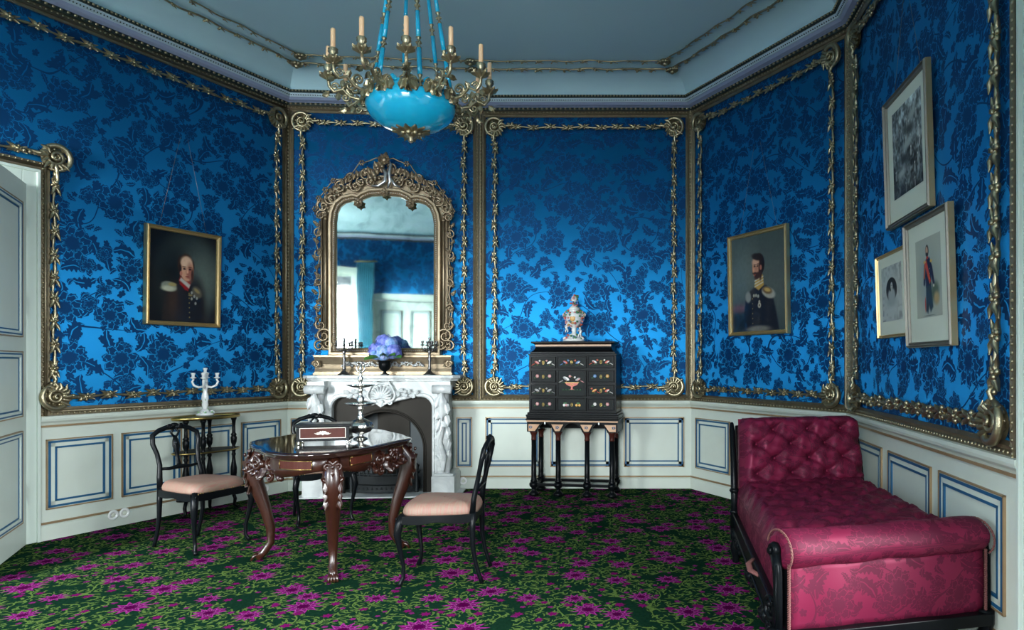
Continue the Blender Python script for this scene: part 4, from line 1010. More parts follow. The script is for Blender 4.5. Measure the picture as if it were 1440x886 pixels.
# local x runs along the wall, local y towards the room is negative
def kid(s,n=56):
    out=[]
    for j in range(n):
        a=2*PI*j/n; r=1-.17*math.exp(-((a-1.5*PI)/.45)**2)+.04*math.cos(4*a); out.append((.262*s*math.cos(a)*r,.150*s*math.sin(a)*r+.0))
    return out
for (z,mt) in ((.775,'ebony'),(.50,'marble')):
    m=MB(); m.prism(kid(1),z,z+.014); sh=m.obj('shelf',MT['darktop' if z>.6 else 'steel'],et,bevel=.002)
    m=MB(); pts=[(x,y,z+.010) for x,y in kid(1.012)]; m.tube(pts,[.008 if z>.6 else .006]*len(pts),6,closed=True,flat=1.7 if z>.6 else 1,ref=(0,0,1)); m.obj('brass_gallery',MT['brass'],sh)
m=MB(); m.prism(kid(.9),.13,.142); m.obj('shelf',MT['ebony'],et,bevel=.002)
for (x,y) in ((-.205,-.045),(.205,-.045),(-.09,-.085),(.075,.075)):
    m=MB()
    pr=[(.010,.10),(.014,.13),(.022,.142),(.012,.16),(.011,.20),(.018,.24),(.025,.30),(.026,.34),(.016,.40),(.011,.44),(.018,.46),(.011,.475),(.018,.498),(.018,.515),(.011,.53),(.022,.56),(.025,.60),(.018,.615),(.024,.625),(.014,.64),(.012,.70),(.016,.745),(.022,.755),(.022,.776)]
    m.lathe(pr,14,(x,y,0)); d=Vector((x,y,0)).normalized()*1.0
    pts=[Vector((x,y,.13)),Vector((x,y,.08))+d*.012,Vector((x,y,.035))+d*.004,Vector((x,y,.010))+d*.028,Vector((x,y,.020))+d*.046]
    m.tube(pts,[.012,.014,.012,.010,.009],8); m.obj('leg',MT['ebony'],et)
# porcelain candelabrum
MT['flowers']=simple('painted_flowers',(.25,.45,.22),.3)
cdl=thing('porcelain_candelabrum','white porcelain candelabrum with empty sockets standing on the brass-rimmed stand','candelabrum',(-3.33,5.535,.7995),.3)
m=MB(); m.lathe([(.060,0),(.062,.010),(.045,.022),(.030,.035),(.022,.050)],20,ribs=6,ramp=.08)
for k in range(3):
    a=k*2.09+.4; m.spiral((.045*math.cos(a),.045*math.sin(a),.018),(math.cos(a),math.sin(a),0),(0,0,1),.018,1.2,.007)
m.obj('base',MT['porc'],cdl)
m=MB(); m.lathe([(.020,.048),(.016,.06),(.024,.085),(.019,.11),(.026,.135),(.024,.160),(.016,.19),(.018,.22),(.026,.235),(.018,.25),(.014,.27)],16,ribs=4,ramp=.1); m.obj('stem',MT['porc'],cdl)
m=MB()
for k in range(7): m.ell((.02*math.cos(k*1.7),.02*math.sin(k*1.7),.05+.026*k),(.008,.008,.008),6,4)
for k in range(5): m.ell((.05*math.cos(k*1.25),.05*math.sin(k*1.25),.026),(.010,.010,.007),6,4)
m.obj('painted_flowers',MT['flowers'],cdl)
def socket(m,x,y,z): m.lathe([(.006,z-.012),(.012,z-.004),(.024,z),(.024,z+.004),(.012,z+.008),(.011,z+.02),(.017,z+.034),(.016,z+.042),(.008,z+.042),(.008,z+.03)],14,(x,y,0))
for k in range(4):
    a=k*PI/2+.1; d=Vector((math.cos(a),math.sin(a),0)); m=MB()
    m.tube([d*.012+Vector((0,0,.235)),d*.045+Vector((0,0,.228)),d*.080+Vector((0,0,.245)),d*.092+Vector((0,0,.275)),d*.082+Vector((0,0,.292)),d*.085+Vector((0,0,.300))],[.009,.010,.009,.009,.008,.007],8)
    socket(m,d.x*.085,d.y*.085,.305); m.obj('branch',MT['porc'],cdl)
m=MB(); socket(m,0,0,.345); m.lathe([(.016,.265),(.020,.285),(.010,.30),(.008,.335)],12); m.obj('socket',MT['porc'],cdl)

# ------------------------------------------------------------------ fireplace
w=W[1]; uc=w.pu(541,.2); cx_=w.pt(uc,0,0)
fp=thing('marble_fireplace','white marble chimneypiece carved with a central shell, under the gilt mirror','fireplace',w.pt(uc,.036,0),w.a)
# local: x along wall, -y into the room. front plane depth
HT=1.113
m=MB(); out=[]
def shelf(ins,sc=1):
    pts=[]
    hw=.715-ins; 
    for x,y in ((-hw,0),(-hw,-.25+ins),(-hw+.06,-.31+ins),(-hw+.16,-.33+ins),(-.22,-.315+ins),(-.12,-.345+ins),(.12,-.345+ins),(.22,-.315+ins),(hw-.16,-.33+ins),(hw-.06,-.31+ins),(hw,-.25+ins),(hw,0)): pts.append((x,y))
    return pts
for z0,z1,ins in ((HT-.028,HT,0),(HT-.040,HT-.028,.018),(HT-.055,HT-.040,.03)): m.prism(shelf(ins),z0,z1)
m.obj('mantel_shelf',MT['marble'],fp,bevel=.004)
# arched opening outline (half widths), symmetrical
def opening(hw,zt,zd):
    pts=[(-hw,0),(-hw,zt-.10)]
    for k in range(1,7): a=PI-PI/2*k/6; pts.append((-hw+.10+.10*math.cos(a),zt-.10+.10*math.sin(a)))
    pts+=[(-hw+.16,zt),(-hw+.24,zt-.022),(-.13,zt-.04),(-.07,zd),(0,zd-.01),(.07,zd),(.13,zt-.04),(hw-.24,zt-.022),(hw-.16,zt)]
    for k in range(0,6): a=PI/2-PI/2*k/6; pts.append((hw-.10+.10*math.cos(a),zt-.10+.10*math.sin(a)))
    pts+=[(hw,zt-.10),(hw,0)]; return pts
OW=.455; OT=.91; OD=.85
inner=opening(OW,OT,OD)
m=MB(); n=len(inner)
outr=[(-.55,0)]+[(-.55,1.06) if i==0 else None for i in range(1)]
fr=[]
# front slab as strip between the opening and an outer rectangle
def outer(p,i):
    x,z=p
    if i==0: return (-.55,0)
    if i==n-1: return (.55,0)
    if i==1: return (-.55,OT-.05)
    if i==n-2: return (.55,OT-.05)
    t=(i-2)/(n-5); return (-.55+1.10*t,1.06)
ro=[outer(p,i) for i,p in enumerate(inner)]
yf=-.26
m.grid([[ (p[0],-.06,p[1]),(p[0],yf,p[1]),(p[0]*1.02,yf-.012,p[1]+.010),(p[0]*1.045 if abs(p[0])>.3 else p[0],yf-.012,p[1]+(.028 if p[1]>.3 else 0)),(p[0]*1.055 if abs(p[0])>.3 else p[0],yf,p[1]+(.036 if p[1]>.3 else 0)),(q[0],yf,q[1])] for p,q in zip(inner,ro)],sm=False)
m.box(-.60,.60,-.255,0,1.0,1.06); 
for s in (-1,1): m.box(min(s*.52,s*.60),max(s*.52,s*.60),-.255,0,0,1.06)
m.obj('surround',MT['marble'],fp)
for s in (-1,1):
    # console jamb, set at the corner, with S profile
    m=MB(); P=[]
    for k in range(25):
        t=k/24; z=.20+.80*t; out_=.035+.055*math.sin(t*PI*.9+.35)**2*(1 if t>.35 else .8)+.050*max(0,(t-.55))/.45+.025*max(0,.25-t)*3
        hw=.058+.012*math.sin(t*PI*2); c=s*.565
        P.append([(c-hw,yf,z),(c-hw,yf-out_*.75,z),(c-hw*.5,yf-out_,z),(c+hw*.5,yf-out_,z),(c+hw,yf-out_*.75,z),(c+s*0+hw,yf,z)])
    m.grid(P,cv=True,sm=True); m.box(s*.565-.075,s*.565+.075,yf-.10,0,.9995,1.058)
    o_=m.obj('console_jamb',MT['marble'],fp)
    m=MB()
    m.tube([(s*.565-.085,yf-.115,.985),(s*.565+.085,yf-.115,.985)],.040,12); 
    for e in(-.085,.085): m.spiral((s*.565+e,yf-.115,.985),(0,1,0),(0,0,1),.036,1.5,.008)
    for k in range(6): m.leaf((s*.565+(.02 if k%2 else -.02),yf-.115+.010*k,.93-.055*k),(.3 if k%2 else -.3,0,-1),(0,-1,0),.13,.034,.15)
    m.leaf((s*.565,yf-.125,.95),(0,.1,-1),(0,-1,0),.26,.045,.05)
    for k in range(5): m.leaf((s*.565+(.025 if k%2 else -.025),yf-.055,.26+.05*k),(.35 if k%2 else -.35,0,1),(0,-1,0),.12,.030,.1)
    m.tube([(s*.565,yf-.075,.22),(s*.565+.02,yf-.085,.36),(s*.565-.02,yf-.09,.50),(s*.565+.015,yf-.11,.64)],[.018,.024,.022,.014],8)
    m.obj('jamb_carving',MT['marble'],o_,fix=False)
    m=MB(); m.box(s*.575-.105,s*.575+.105,-.375,0,.0,.185); m.box(s*.575-.090,s*.575+.090,-.355,0,.185,.205); m.obj('plinth',MT['marble'],fp,bevel=.004)
m=MB()   # cartouche
yz=yf-.012
pts=[]
for k in range(40):
    a=2*PI*k/40; r=.105*(1+.10*math.cos(2*a)+.06*math.cos(5*a+PI/2)); pts.append((r*math.cos(a)*1.05,yz-.018,.945+r*math.sin(a)*1.05))
m.tube(pts,.012,7,closed=True); m.ell((0,yz,.945),(.105,.022,.105),16,8)
for k in range(11):
    a=-.25+k*(PI+.5)/10; m.tube([(0,yz-.03,.905),(.05*math.cos(a),yz-.040,.915+.05*math.sin(a)),(.092*math.cos(a),yz-.030,.925+.092*math.sin(a))],[.006,.012,.010],6)
for s in (-1,1):
    m.spiral((s*.055,yz-.02,1.045),(s,0,0),(0,0,1),.026,1.4,.010,start=PI); m.spiral((s*.075,yz-.015,.86),(s,0,0),(0,0,-1),.030,1.4,.010,start=PI)
    for k in range(6):
        m.leaf((s*(.12+.035*k),yz,.955-.004*k),(s,0,.9 if k%2 else -.7),(0,-1,0),.065,.022,.4); 
    m.tube([(s*.10,yz-.008,.95),(s*.2,yz-.012,.965),(s*.30,yz-.006,.95)],[.010,.009,.004],6)
    m.ell((s*.22,yz-.02,.96),.020,8,5)
m.ell((0,yz-.02,.86),(.03,.02,.03),8,5); m.leaf((0,yz-.02,.87),(0,0,-1),(0,-1,0),.055,.03,.3)
m.obj('shell_carving',MT['marble'],fp,fix=False)
# steel plate with arch
arch=[(-.36,.012)]
for k in range(25):
    a=PI-PI*k/24; arch.append((.005+.365*math.cos(a),.415+.36*math.sin(a)))
arch.append((.37,.012))
n2=len(arch); m=MB(); rows=[]
for i,p in enumerate(arch):
    if i==0: q=(-.47,.012)
    elif i==n2-1: q=(.47,.012)
    else:
        t=(i-1)/(n2-3); a=PI-PI*t; c,s_=math.cos(a),math.sin(a); k_=min(.47/max(abs(c),1e-6),.53/max(s_,1e-6)); q=(k_*c,.415+k_*s_)
    rows.append([(q[0],-.190,q[1]),(p[0],-.190,p[1])])
m.grid(rows,sm=False); ip=m.obj('steel_plate',MT['steel'],fp,fix=False); sd=ip.modifiers.new('s','SOLIDIFY'); sd.thickness=.006
for (o2,r_) in ((.0,.009),(-.022,.006)):
    m=MB(); m.tube([(p[0]*(1-o2*2.2) if 1 else 0,-.196,(p[1]-.415)*(1-o2*2.2)+.415 if p[1]>.1 else p[1]) for p in arch],r_,8); m.obj('arch_moulding',MT['steel'],ip)
m=MB(); m.box(-.45,.45,-.012,0,.0,.95); m.box(-.45,-.43,-.18,0,.0,.95); m.box(.43,.45,-.18,0,0,.95); m.box(-.45,.45,-.18,0,.93,.95)
m.obj('firebox',MT['brick'],fp)
m=MB()
m.hexa([(-.10,-.03,.01),(.20,-.03,.01),(.20,-.015,.01),(-.10,-.015,.01)],[(-.10,-.03,.9),(.20,-.03,.9),(.20,-.015,.9),(-.10,-.015,.9)]); m.obj('damper_plate',MT['steel'],fp)
# bow-fronted grate
m=MB()
def bow(z,r,rad): m.tube([(-.30,-.10,z)]+[( -.30+.60*k/12,-.17-r*math.sin(PI*k/12),z) for k in range(13)]+[(.30,-.10,z)],rad,6)
P=[]
for z in (.02,.035,.09,.10): P.append([(-.29+.58*k/16,-.19-.085*math.sin(PI*k/16)**.7-(.008 if z<.03 or z>.095 else 0),z) for k in range(17)])
m.grid(P,sm=False); P=[]
for z in (.10,.17,.175): P.append([(-.285+.57*k/16,-.185-.075*math.sin(PI*k/16)**.7,z) for k in range(17)])
m.grid(P,sm=False)
for z in (.10,.185,.25): bow(z,.085,.008)
for k in range(13):
    x=-.26+.52*k/12; yy=-.19-.085*math.sin(PI*(k+1)/14)**.7
    m.add([(x-.014,yy-.004,.050),(x+.014,yy-.004,.050),(x,yy-.010,.078)],[(0,1,2)],False)
    m.tube([(x,yy+.02,.17),(x,yy+.02,.25)],.005,5)
for s in(-1,1): m.lathe([(.016,.0),(.012,.03),(.014,.12),(.010,.20),(.016,.25),(.012,.27),(.004,.285)],10,(s*.30,-.185,0))
g=m.obj('grate',MT['iron'],fp,fix=False); sd=g.modifiers.new('s','SOLIDIFY'); sd.thickness=.004
# hearth
m=MB(); m.prism([(-.735,0),(-.735,-.36),(-.70,-.40),(-.36,-.385),(-.30,-.41),(.30,-.41),(.36,-.385),(.70,-.40),(.735,-.36),(.735,0)],0,.012); m.obj('hearth_slab',MT['marble'],fp,bevel=.003)

# ------------------------------------------------------------------ mirror over the mantel
mu=w.pu(540,.12); SC=148.0; ZM=HT+.0015
mi=thing('overmantel_mirror','tall mirror in an ornate silvered gilt rococo frame above the fireplace','mirror',w.pt(mu,.03,ZM),w.a)
def q(px,py,y=-.04): return ((px-540)/SC,y,(525-py)/SC)
m=MB(); wd=94/SC
m.box(-wd*1.015,wd*1.015,-.13,0,0,.018); m.box(-wd,wd,-.12,0,.018,.03)
P=[]
for (d,z) in ((.11,.03),(.10,.06),(.105,.10),(.115,.13),(.125,.16),(.14,.168),(.14,.182),(.12,.184)): P.append([(-wd,-d+.0,z),(wd,-d,z)])
m.grid([[(-wd*1.0,0,r[0][2])]+r+[(wd,0,r[0][2])] for r in P],sm=False); m.box(-wd*1.01,wd*1.01,-.142,0,.180,.186)
m.obj('plinth',MT['mirrorgilt'],mi)
m=MB()
m.tube([(-.35,-.125,.10)]+[(-.35+.70*k/24,-.128,.10+.016*math.sin(k*1.05)) for k in range(25)],.006,6)
for k in range(-3,4):
    x=k*.11; 
    for j in range(6): m.ell((x+.020*math.cos(j*1.05),-.132,.105+.016*math.sin(j*1.05)),(.011,.010,.011),6,4)
    for s in (-1,1): m.leaf((x+s*.015,-.125,.10),(s,0,.5*(-1)**k),(0,-1,0),.05,.014,.3)
m.obj('plinth_garland',MT['silverleaf'],mi,fix=False)
m=MB()
for s in (-1,1):
    m.spiral((s*(wd-.02),-.13,.10),(s,0,0),(0,0,1),.035,1.5,.014); 
    for j in range(4): m.leaf((s*(wd-.03),-.125,.10),(s*math.cos(j*1.2),0,math.sin(j*1.2)),(0,-1,0),.05,.018,.4)
split_objs(m,'plinth_scroll',MT['mirrorgilt'],mi,fix=False)
# glass outline
go=[(473,487),(472.5,310),(474,298),(478,288),(485,282),(495,279.5),(505,281),(511,276),(520,272),(540,270.5),(560,272),(569,276),(575,281),(585,279.5),(595,282),(602,288),(606,298),(608,310),(607.5,487)]
G=[((a-540)/SC,(525-b)/SC) for a,b in go]
m=MB(); n3=len(G); m.add([(x,-.035,z) for x,z in G]+[(x,-.030,z) for x,z in G],[tuple(range(n3)),tuple(range(2*n3-1,n3-1,-1))],False); m.obj('glass',MT['mirror'],mi,fix=False)
# back board filling the frame body
ho=[(450,490),(450,285),(455,272),(470,262),(488,254),(505,250),(520,243),(540,240),(560,243),(575,250),(592,254),(610,262),(625,272),(630,285),(630,490)]
Ho=[((a-540)/SC,(525-b)/SC) for a,b in ho]
m=MB(); m.prism([(x,z) for x,z in Ho],-.026,-.004,axis='y')
# moulding around glass
prm=[(0,0),(0,.030),(-.010,.046),(-.022,.036),(-.032,.040),(-.045,.060),(-.064,.060),(-.075,.040),(-.080,0)]
path=[(x,-.02,z) for x,z in G]
m.sweep([(-a,b) for a,b in prm],path,closed=True,up=(0,-1,0)); 
m.obj('frame',MT['mirrorgilt'],mi,bevel=0)
m=MB()
for i in range(n3-1+1):
    a=Vector(path[i]); b=Vector(path[(i+1)%n3]); L=(b-a).length; k=max(1,int(L/.018)); 
    for j in range(k):
        p=a+(b-a)*(j/k); cdir=(Vector((0,0,.85))-p); cdir.y=0; p2=p-cdir.normalized()*.028; m.ell((p2.x,-.062,p2.z),.0065,5,3)
m.obj('frame_beading',MT['silverleaf'],mi)
m=MB()
for s in (-1,1):
    X=lambda px:s*abs(px-540)/SC
    # outer column rails
    for (x,r_) in ((458,.014),(452.5,.010),(466,.008)):
        m.tube([(X(x),-.05,(525-485)/SC),(X(x),-.055,(525-300)/SC)],r_,8)
    for (y0) in (300,305,488,480): m.lathe([(.010,-.012),(.020,-.006),(.020,.006),(.010,.012)],10,(X(458),-.05,(525-y0)/SC))
    # sides: vines, scrolls
    pts=[(X(448+2.5*math.sin(k*1.1)),-.06,(525-470+k*8.5)/SC) for k in range(20)]; m.tube(pts,.007,6)
    rn=random.Random(3)
    for k in range(15):
        py=470-k*12; x=447+rn.uniform(-2,3)
        for j in range(5): m.ell((X(x)+.012*math.cos(j*1.26),-.068,(525-py)/SC+.012*math.sin(j*1.26)),(.009,.008,.009),5,4)
        m.leaf((X(x),-.06,(525-py)/SC),(s*(1 if k%2 else -1)*.8,0,.8),(0,-1,0),.055,.016,.4)
    # big C-scrolls at the foot
    for (px,py,r,st,tu,rr) in ((456,470,11,0,1.5,.015),(462,482,8,PI,1.4,.013),(450,484,8,1,1.4,.012),(452,455,8,2,1.3,.011),(449,430,6,0,1.3,.009),(449,395,6,1,1.3,.009),(449,355,6,2,1.2,.009),(449,325,7,1,1.4,.009)):
        m.spiral((X(px),-.065,(525-py)/SC),(-s,0,0),(0,0,1),r/SC,tu,rr,start=st)
    # shoulders and crest scrolls, following the photo
    for (px,py,r,st,tu,rr) in ((452,300,8,0,1.4,.011),(455,287,9,1.2,1.5,.012),(466,277,9,2.4,1.5,.012),(463,271,7,.4,1.3,.010),(479,260,9,1.2,1.5,.012),(500,258,9,2.5,1.5,.012),(492,247,8,0,1.3,.010),(514,242,9,.6,1.5,.012),(521,252,7,2,1.4,.011),(530,232,7,.3,1.4,.010),(474,268,6,1,1.2,.009),(507,252,7,2,1.3,.010)):
        m.spiral((X(px),-.06,(525-py)/SC),(-s,0,0),(0,0,1),r/SC,tu,rr,start=st)
    for k in range(16):
        t=k/15; px=452+84*t; py=285-45*math.sin(t*PI/2)**.8+2*math.sin(k*2); m.leaf((X(px),-.05,(525-py)/SC),(-s*(.5-t),0,1),(0,-1,0),.07,.022,.5)
        m.ell((X(px+2),-.06,(525-py-6)/SC),(.018,.014,.018),7,5)
    # vine arch
    vine=[(444,300),(446,285),(450,276),(458,266),(465,256),(470,250),(482,249),(492,245),(499,235),(504,227),(509,226),(520,222),(528,218),(534,219)]
    m.tube([(X(a),-.065,(525-b)/SC) for a,b in vine],.006,6)
    for (a,b) in ((509,226),(490,247),(470,252),(459,265),(450,277),(445,292)):
        for j in range(6): m.ell((X(a)+.020*math.cos(j*1.05),-.078,(525-b)/SC+.020*math.sin(j*1.05)),(.011,.010,.011),6,4)
m.obj('carved_scrollwork',MT['mirrorgilt'],mi,fix=False)
m=MB()   # crest cartouche
m.tube([q(544,262,-.07),q(548,252,-.08),q(547,240,-.085),q(549,228,-.08),q(546,222,-.07)],[.010,.016,.018,.014,.008],8)
m.tube([q(522,258,-.07),q(532,258,-.08),q(541,252,-.085),q(542,240,-.08),q(539,234,-.075)],[.010,.014,.018,.018,.014],8)
m.tube([q(562,259,-.07),q(555,257,-.08),q(550,248,-.085)],[.010,.014,.012],8)
m.obj('crest_cartouche',MT['silverleaf'],mi)
m=MB()
for j in range(9):
    a=j*.698; m.leaf(q(540,221,-.06),(math.cos(a),-.3,math.sin(a)),(0,-1,0),.065,.024,.4)
m.ell(q(540,221,-.075),(.032,.028,.034),9,6); m.ell(q(542,213,-.07),(.016,.014,.024),8,5)
for (a,b) in ((531,233),(537,230),(527,246),(522,250),(556,241),(561,252)): m.leaf(q(a,b,-.06),(-.4 if a<540 else .6,0,.8),(0,-1,0),.075,.026,.4); m.ell(q(a,b,-.07),(.022,.018,.022),8,5)
for (a,b) in ((540,268),(504,283),(576,283)):
    for j in range(6): m.leaf(q(a,b,-.075),(math.cos(j*1.05+.5),0,math.sin(j*1.05+.5)),(0,-1,0),.05,.018,.4)
    m.ell(q(a,b,-.09),.018,8,5)
m.obj('crest_leaves',MT['mirrorgilt'],mi,fix=False)

# mantel candelabra, urn and hydrangeas
def mant(px,d): 
    u=w.pu(px,d); return w.pt(u,d,HT+.0015)
def silver_cand(label,loc,rz):
    t=thing('silver_candelabrum',label,'candelabrum',loc,rz,'silver candelabra on the mantelpiece')
    m=MB(); m.lathe([(.056,0),(.056,.006),(.040,.014),(.032,.026),(.018,.036),(.012,.05)],20,ribs=6,ramp=.06); m.obj('base',MT['darksilver'],t)
    m=MB(); m.lathe([(.012,.045),(.018,.06),(.013,.075),(.011,.12),(.017,.15),(.012,.165),(.012,.20),(.020,.215),(.012,.23),(.010,.26)],16); m.obj('stem',MT['darksilver'],t)
    for k in range(4):
        a=k*PI/2+.35; d=Vector((math.cos(a),math.sin(a),0)); z=Vector((0,0,1)); m=MB()
        m.tube([d*.008+z*.235,d*.030+z*.222,d*.055+z*.232,d*.070+z*.258,d*.066+z*.275],[.006,.007,.006,.005,.005],7); m.spiral(tuple(d*.04+z*.24),d,z,.014,1.2,.004)
        m.lathe([(.005,.272),(.022,.280),(.023,.284),(.009,.286),(.010,.300),(.014,.312),(.013,.318),(.006,.318)],12,(d.x*.066,d.y*.066,0)); m.obj('branch',MT['darksilver'],t)
    m=MB(); m.lathe([(.009,.255),(.013,.275),(.008,.29),(.008,.305),(.022,.312),(.023,.316),(.009,.318),(.010,.332),(.014,.346),(.012,.350)],12); m.obj('socket',MT['darksilver'],t)
    return t
silver_cand('dark silver candelabrum at the left end of the mantelpiece',mant(484,.24),0)
silver_cand('dark silver candelabrum at the right end of the mantelpiece',mant(604,.24),.2)
ur=thing('black_urn','small black footed urn holding hydrangeas in the middle of the mantelpiece','urn',mant(541,.285))
m=MB(); m.box(-.030,.030,-.030,.030,0,.010); m.lathe([(.028,.010),(.020,.016),(.012,.028),(.016,.036),(.040,.050),(.052,.070),(.056,.10),(.054,.118),(.066,.130),(.066,.136),(.050,.134),(.046,.11),(.001,.07)],24); m.obj('urn_body',MT['ebony'],ur)
MT['petal']=None
def t_petal(name,a,b):
    t=NT(name); n=t.noise(t.tc(),30,2); t.lk(t.ramp(n,[(.35,a),(.65,b)]),t.b.inputs['Base Color']); t.b.inputs['Roughness'].default_value=.6; t.b.inputs['Subsurface Weight'].default_value=.0; return t.m
pet=t_petal('hydrangea_blue_petals',(.07,.13,.50),(.30,.34,.85)); pet2=t_petal('hydrangea_pale_petals',(.14,.34,.66),(.42,.52,.88))
leafm=simple('hydrangea_leaf',(.05,.16,.03),.45)
hx=Vector(mant(541,.285))
hy=thing('hydrangea_bouquet','blue hydrangea heads with a few green leaves in the black urn on the mantel','flowers',(hx.x,hx.y,HT+.142),0)
rn=random.Random(5)
for k,(x,y,z,r,mt) in enumerate(((-.075,.0,.105,.075,pet),(.075,-.01,.10,.078,pet),(.0,-.03,.085,.080,pet2),(-.01,.02,.185,.078,pet),(.055,.0,.17,.062,pet2),(-.065,-.03,.07,.055,pet2),(.11,.0,.075,.045,pet))):
    m=MB()
    for j in range(70):
        v=Vector((rn.gauss(0,1),rn.gauss(0,1),rn.gauss(0,1))).normalized()
        if v.z<-.6: continue
        c=Vector((x,y,z-.02))+v*r; t1=v.orthogonal().normalized(); t2=v.cross(t1); ph=rn.random()*6
        for p_ in range(4):
            a=ph+p_*PI/2; d=t1*math.cos(a)+t2*math.sin(a); s_=(-t1*math.sin(a)+t2*math.cos(a)); e=.0125
            m.add([tuple(c),tuple(c+d*e+s_*e*.7+v*.003),tuple(c+d*e*1.55+v*.001),tuple(c+d*e-s_*e*.7+v*.003)],[(0,1,2,3)],True)
    m.ell((x,y,z-.02),r*.93,10,7); m.obj('flower_head',mt,hy,fix=False)
for k in range(9):
    a=k*.7; m=MB(); m.leaf((.05*math.cos(a),.03*math.sin(a)-.02,.02),(math.cos(a),math.sin(a)*.6-.2,.25+.2*math.sin(k)),(0,0,1),.12,.032,-.2); m.obj('leaf',leafm,hy,fix=False)
m=MB(); 
for k in range(6): m.tube([(.01*math.cos(k),.01*math.sin(k),.0),(.04*math.cos(k),.03*math.sin(k),.09)],.004,5)
m.obj('stem',leafm,hy)

# ------------------------------------------------------------------ cabinet on stand
CL=Vector((-.748,6.25)); rot_c=math.radians(-8)
ctx=Vector((math.cos(rot_c),math.sin(rot_c))); cty=Vector((-math.sin(rot_c),math.cos(rot_c)))
cw=.79; cc=CL+ctx*(cw/2)
cb=thing('cabinet_on_stand','black ebonised cabinet on columns with inlaid bird and flower drawers, against blue wall','cabinet',(cc.x,cc.y,0),rot_c)
# local: x centre, front at y=0, back to +y
CD=.27
colx=[-.395+.03,-.135,.135,.395-.03]
for yy,xs in ((.0,colx),(CD,[colx[0],colx[3]])):
    for x in xs:
        m=MB()
        m.lathe([(.030,0),(.046,.012),(.046,.028),(.030,.042),(.018,.055),(.022,.075),(.036,.085),(.042,.10),(.042,.118),(.030,.128)],20,(x,yy,0)); f_=None
        m.lathe([(.030,.128),(.034,.140),(.026,.15),(.0245,.18),(.022,.52)],20,(x,yy,0)); L=m.obj('column',MT['ebony'],cb)
        m=MB(); m.lathe([(.0225,.515),(.026,.522),(.023,.53),(.024,.56),(.036,.585),(.040,.592)],16,(x,yy,0)); m.obj('capital',MT['panelwood'],L)
m=MB()
for (x0,x1,y0,y1) in ((-.37,.37,-.018,.018),(-.37,.37,CD-.018,CD+.018),(-.383,-.347,0,CD),(.347,.383,0,CD)): m.box(x0,x1,y0,y1,.092,.118)
m.obj('stretcher',MT['ebony'],cb,bevel=.003)
# arcaded apron
ol=[(-.42,.70)]; 
zt=.70
bot=[(-.42,.595),(-.325,.595)]
def archp(x0,x1): return [(x0+(x1-x0)*k/12,.60+.078*math.sin(PI*k/12)**.6) for k in range(13)]
bot+=archp(-.325,-.175)+[(-.175,.595),(-.095,.595)]+archp(-.095,.095)+[(.095,.595),(.175,.595)]+archp(.175,.325)+[(.325,.595),(.42,.595)]
out=[(-.42,zt)]+bot+[(.42,zt)]
m=MB(); m.prism(out,-.040,-.018,axis='y'); 
m.box(-.42,-.40,-.018,CD+.04,.60,zt); m.box(.40,.42,-.018,CD+.04,.60,zt); m.box(-.40,.40,CD+.02,CD+.04,.60,zt)
m.obj('apron',MT['ebony'],cb)
MT['ivoryveneer']=simple('honey_inlay',(.52,.30,.17),.35)
m=MB()
for (a,b,a2,b2) in ((-.405,-.345,-.405,-.30),(-.155,-.115,-.19,-.08),(.115,.155,.08,.19),(.345,.405,.30,.405)):
    P=[(a,.603),(b,.603),(b2,.665),(a2,.665)]; m.prism(P,-.044,-.0395,axis='y')
split_objs(m,'corner_inlay',MT['ivoryveneer'],cb)
m=MB()
for x in (-.385,-.135,.135,.385):
    for k in range(5): m.ell((x+.012*math.cos(k*1.26),-.0445,.638+.009*math.sin(k*1.26)),(.006,.002,.006),6,4)
split_objs(m,'stone_inlay',MT['blueline'],cb)
m=MB()
for x in (-.25,.25): m.ell((x,-.045,.676),(.008,.006,.014),8,5)
split_objs(m,'ivory_drop',MT['porc'],cb)
m=MB(); m.box(-.432,.432,-.050,CD+.045,.70,.716); m.box(-.425,.425,-.044,CD+.04,.716,.735); m.obj('stand_top',MT['ebony'],cb,bevel=.003)
m=MB(); m.box(-.424,.424,-.0465,-.043,.706-.018,.713-.010); m.obj('inlay_band',MT['ivoryveneer'],cb)
m=MB()   # case
m.box(-.430,.430,-.048,CD+.04,.735,.752); m.box(-.418,.418,-.036,CD+.035,.752,.772)
m.box(-.405,.405,-.020,CD+.03,.772,1.302); 
m.box(-.412,.412,-.028,CD+.032,1.298,1.312); m.box(-.395,.395,-.018,CD+.028,1.312,1.330)
P=[]
for (ins,z) in ((.0,1.330),(.018,1.345),(.030,1.370),(.028,1.392),(.012,1.405),(-.005,1.410),(-.005,1.424),(.02,1.426)):
    P.append([(-.385+ins,-.01+ins,z),(.385-ins,-.01+ins,z),(.385-ins,CD+.028,z),(-.385+ins,CD+.028,z)])
m.grid(P,cv=True,sm=False); m.f.append(tuple(range(len(m.v)-4,len(m.v)))); m.sm.append(False)
m.obj('case',MT['ebony'],cb,bevel=.003)
m=MB(); m.box(-.355,.355,.012,.016,1.380,1.396); m.obj('cornice_band',MT['ivoryveneer'],cb)
def ux(zx): return -.405+(zx-8)/567*.81
def zy(zy_): return 1.302-(zy_-432)/(797-432)*.525
inl={k:simple('inlay_'+k,c,.35) for k,c in dict(white=(.72,.70,.66),red=(.55,.10,.06),pink=(.60,.28,.28),blue=(.10,.22,.45),green=(.06,.20,.08),ochre=(.65,.35,.08),grey=(.30,.29,.28)).items()}
slate=simple('black_slate',(.007,.011,.011),.4,spec=.1)
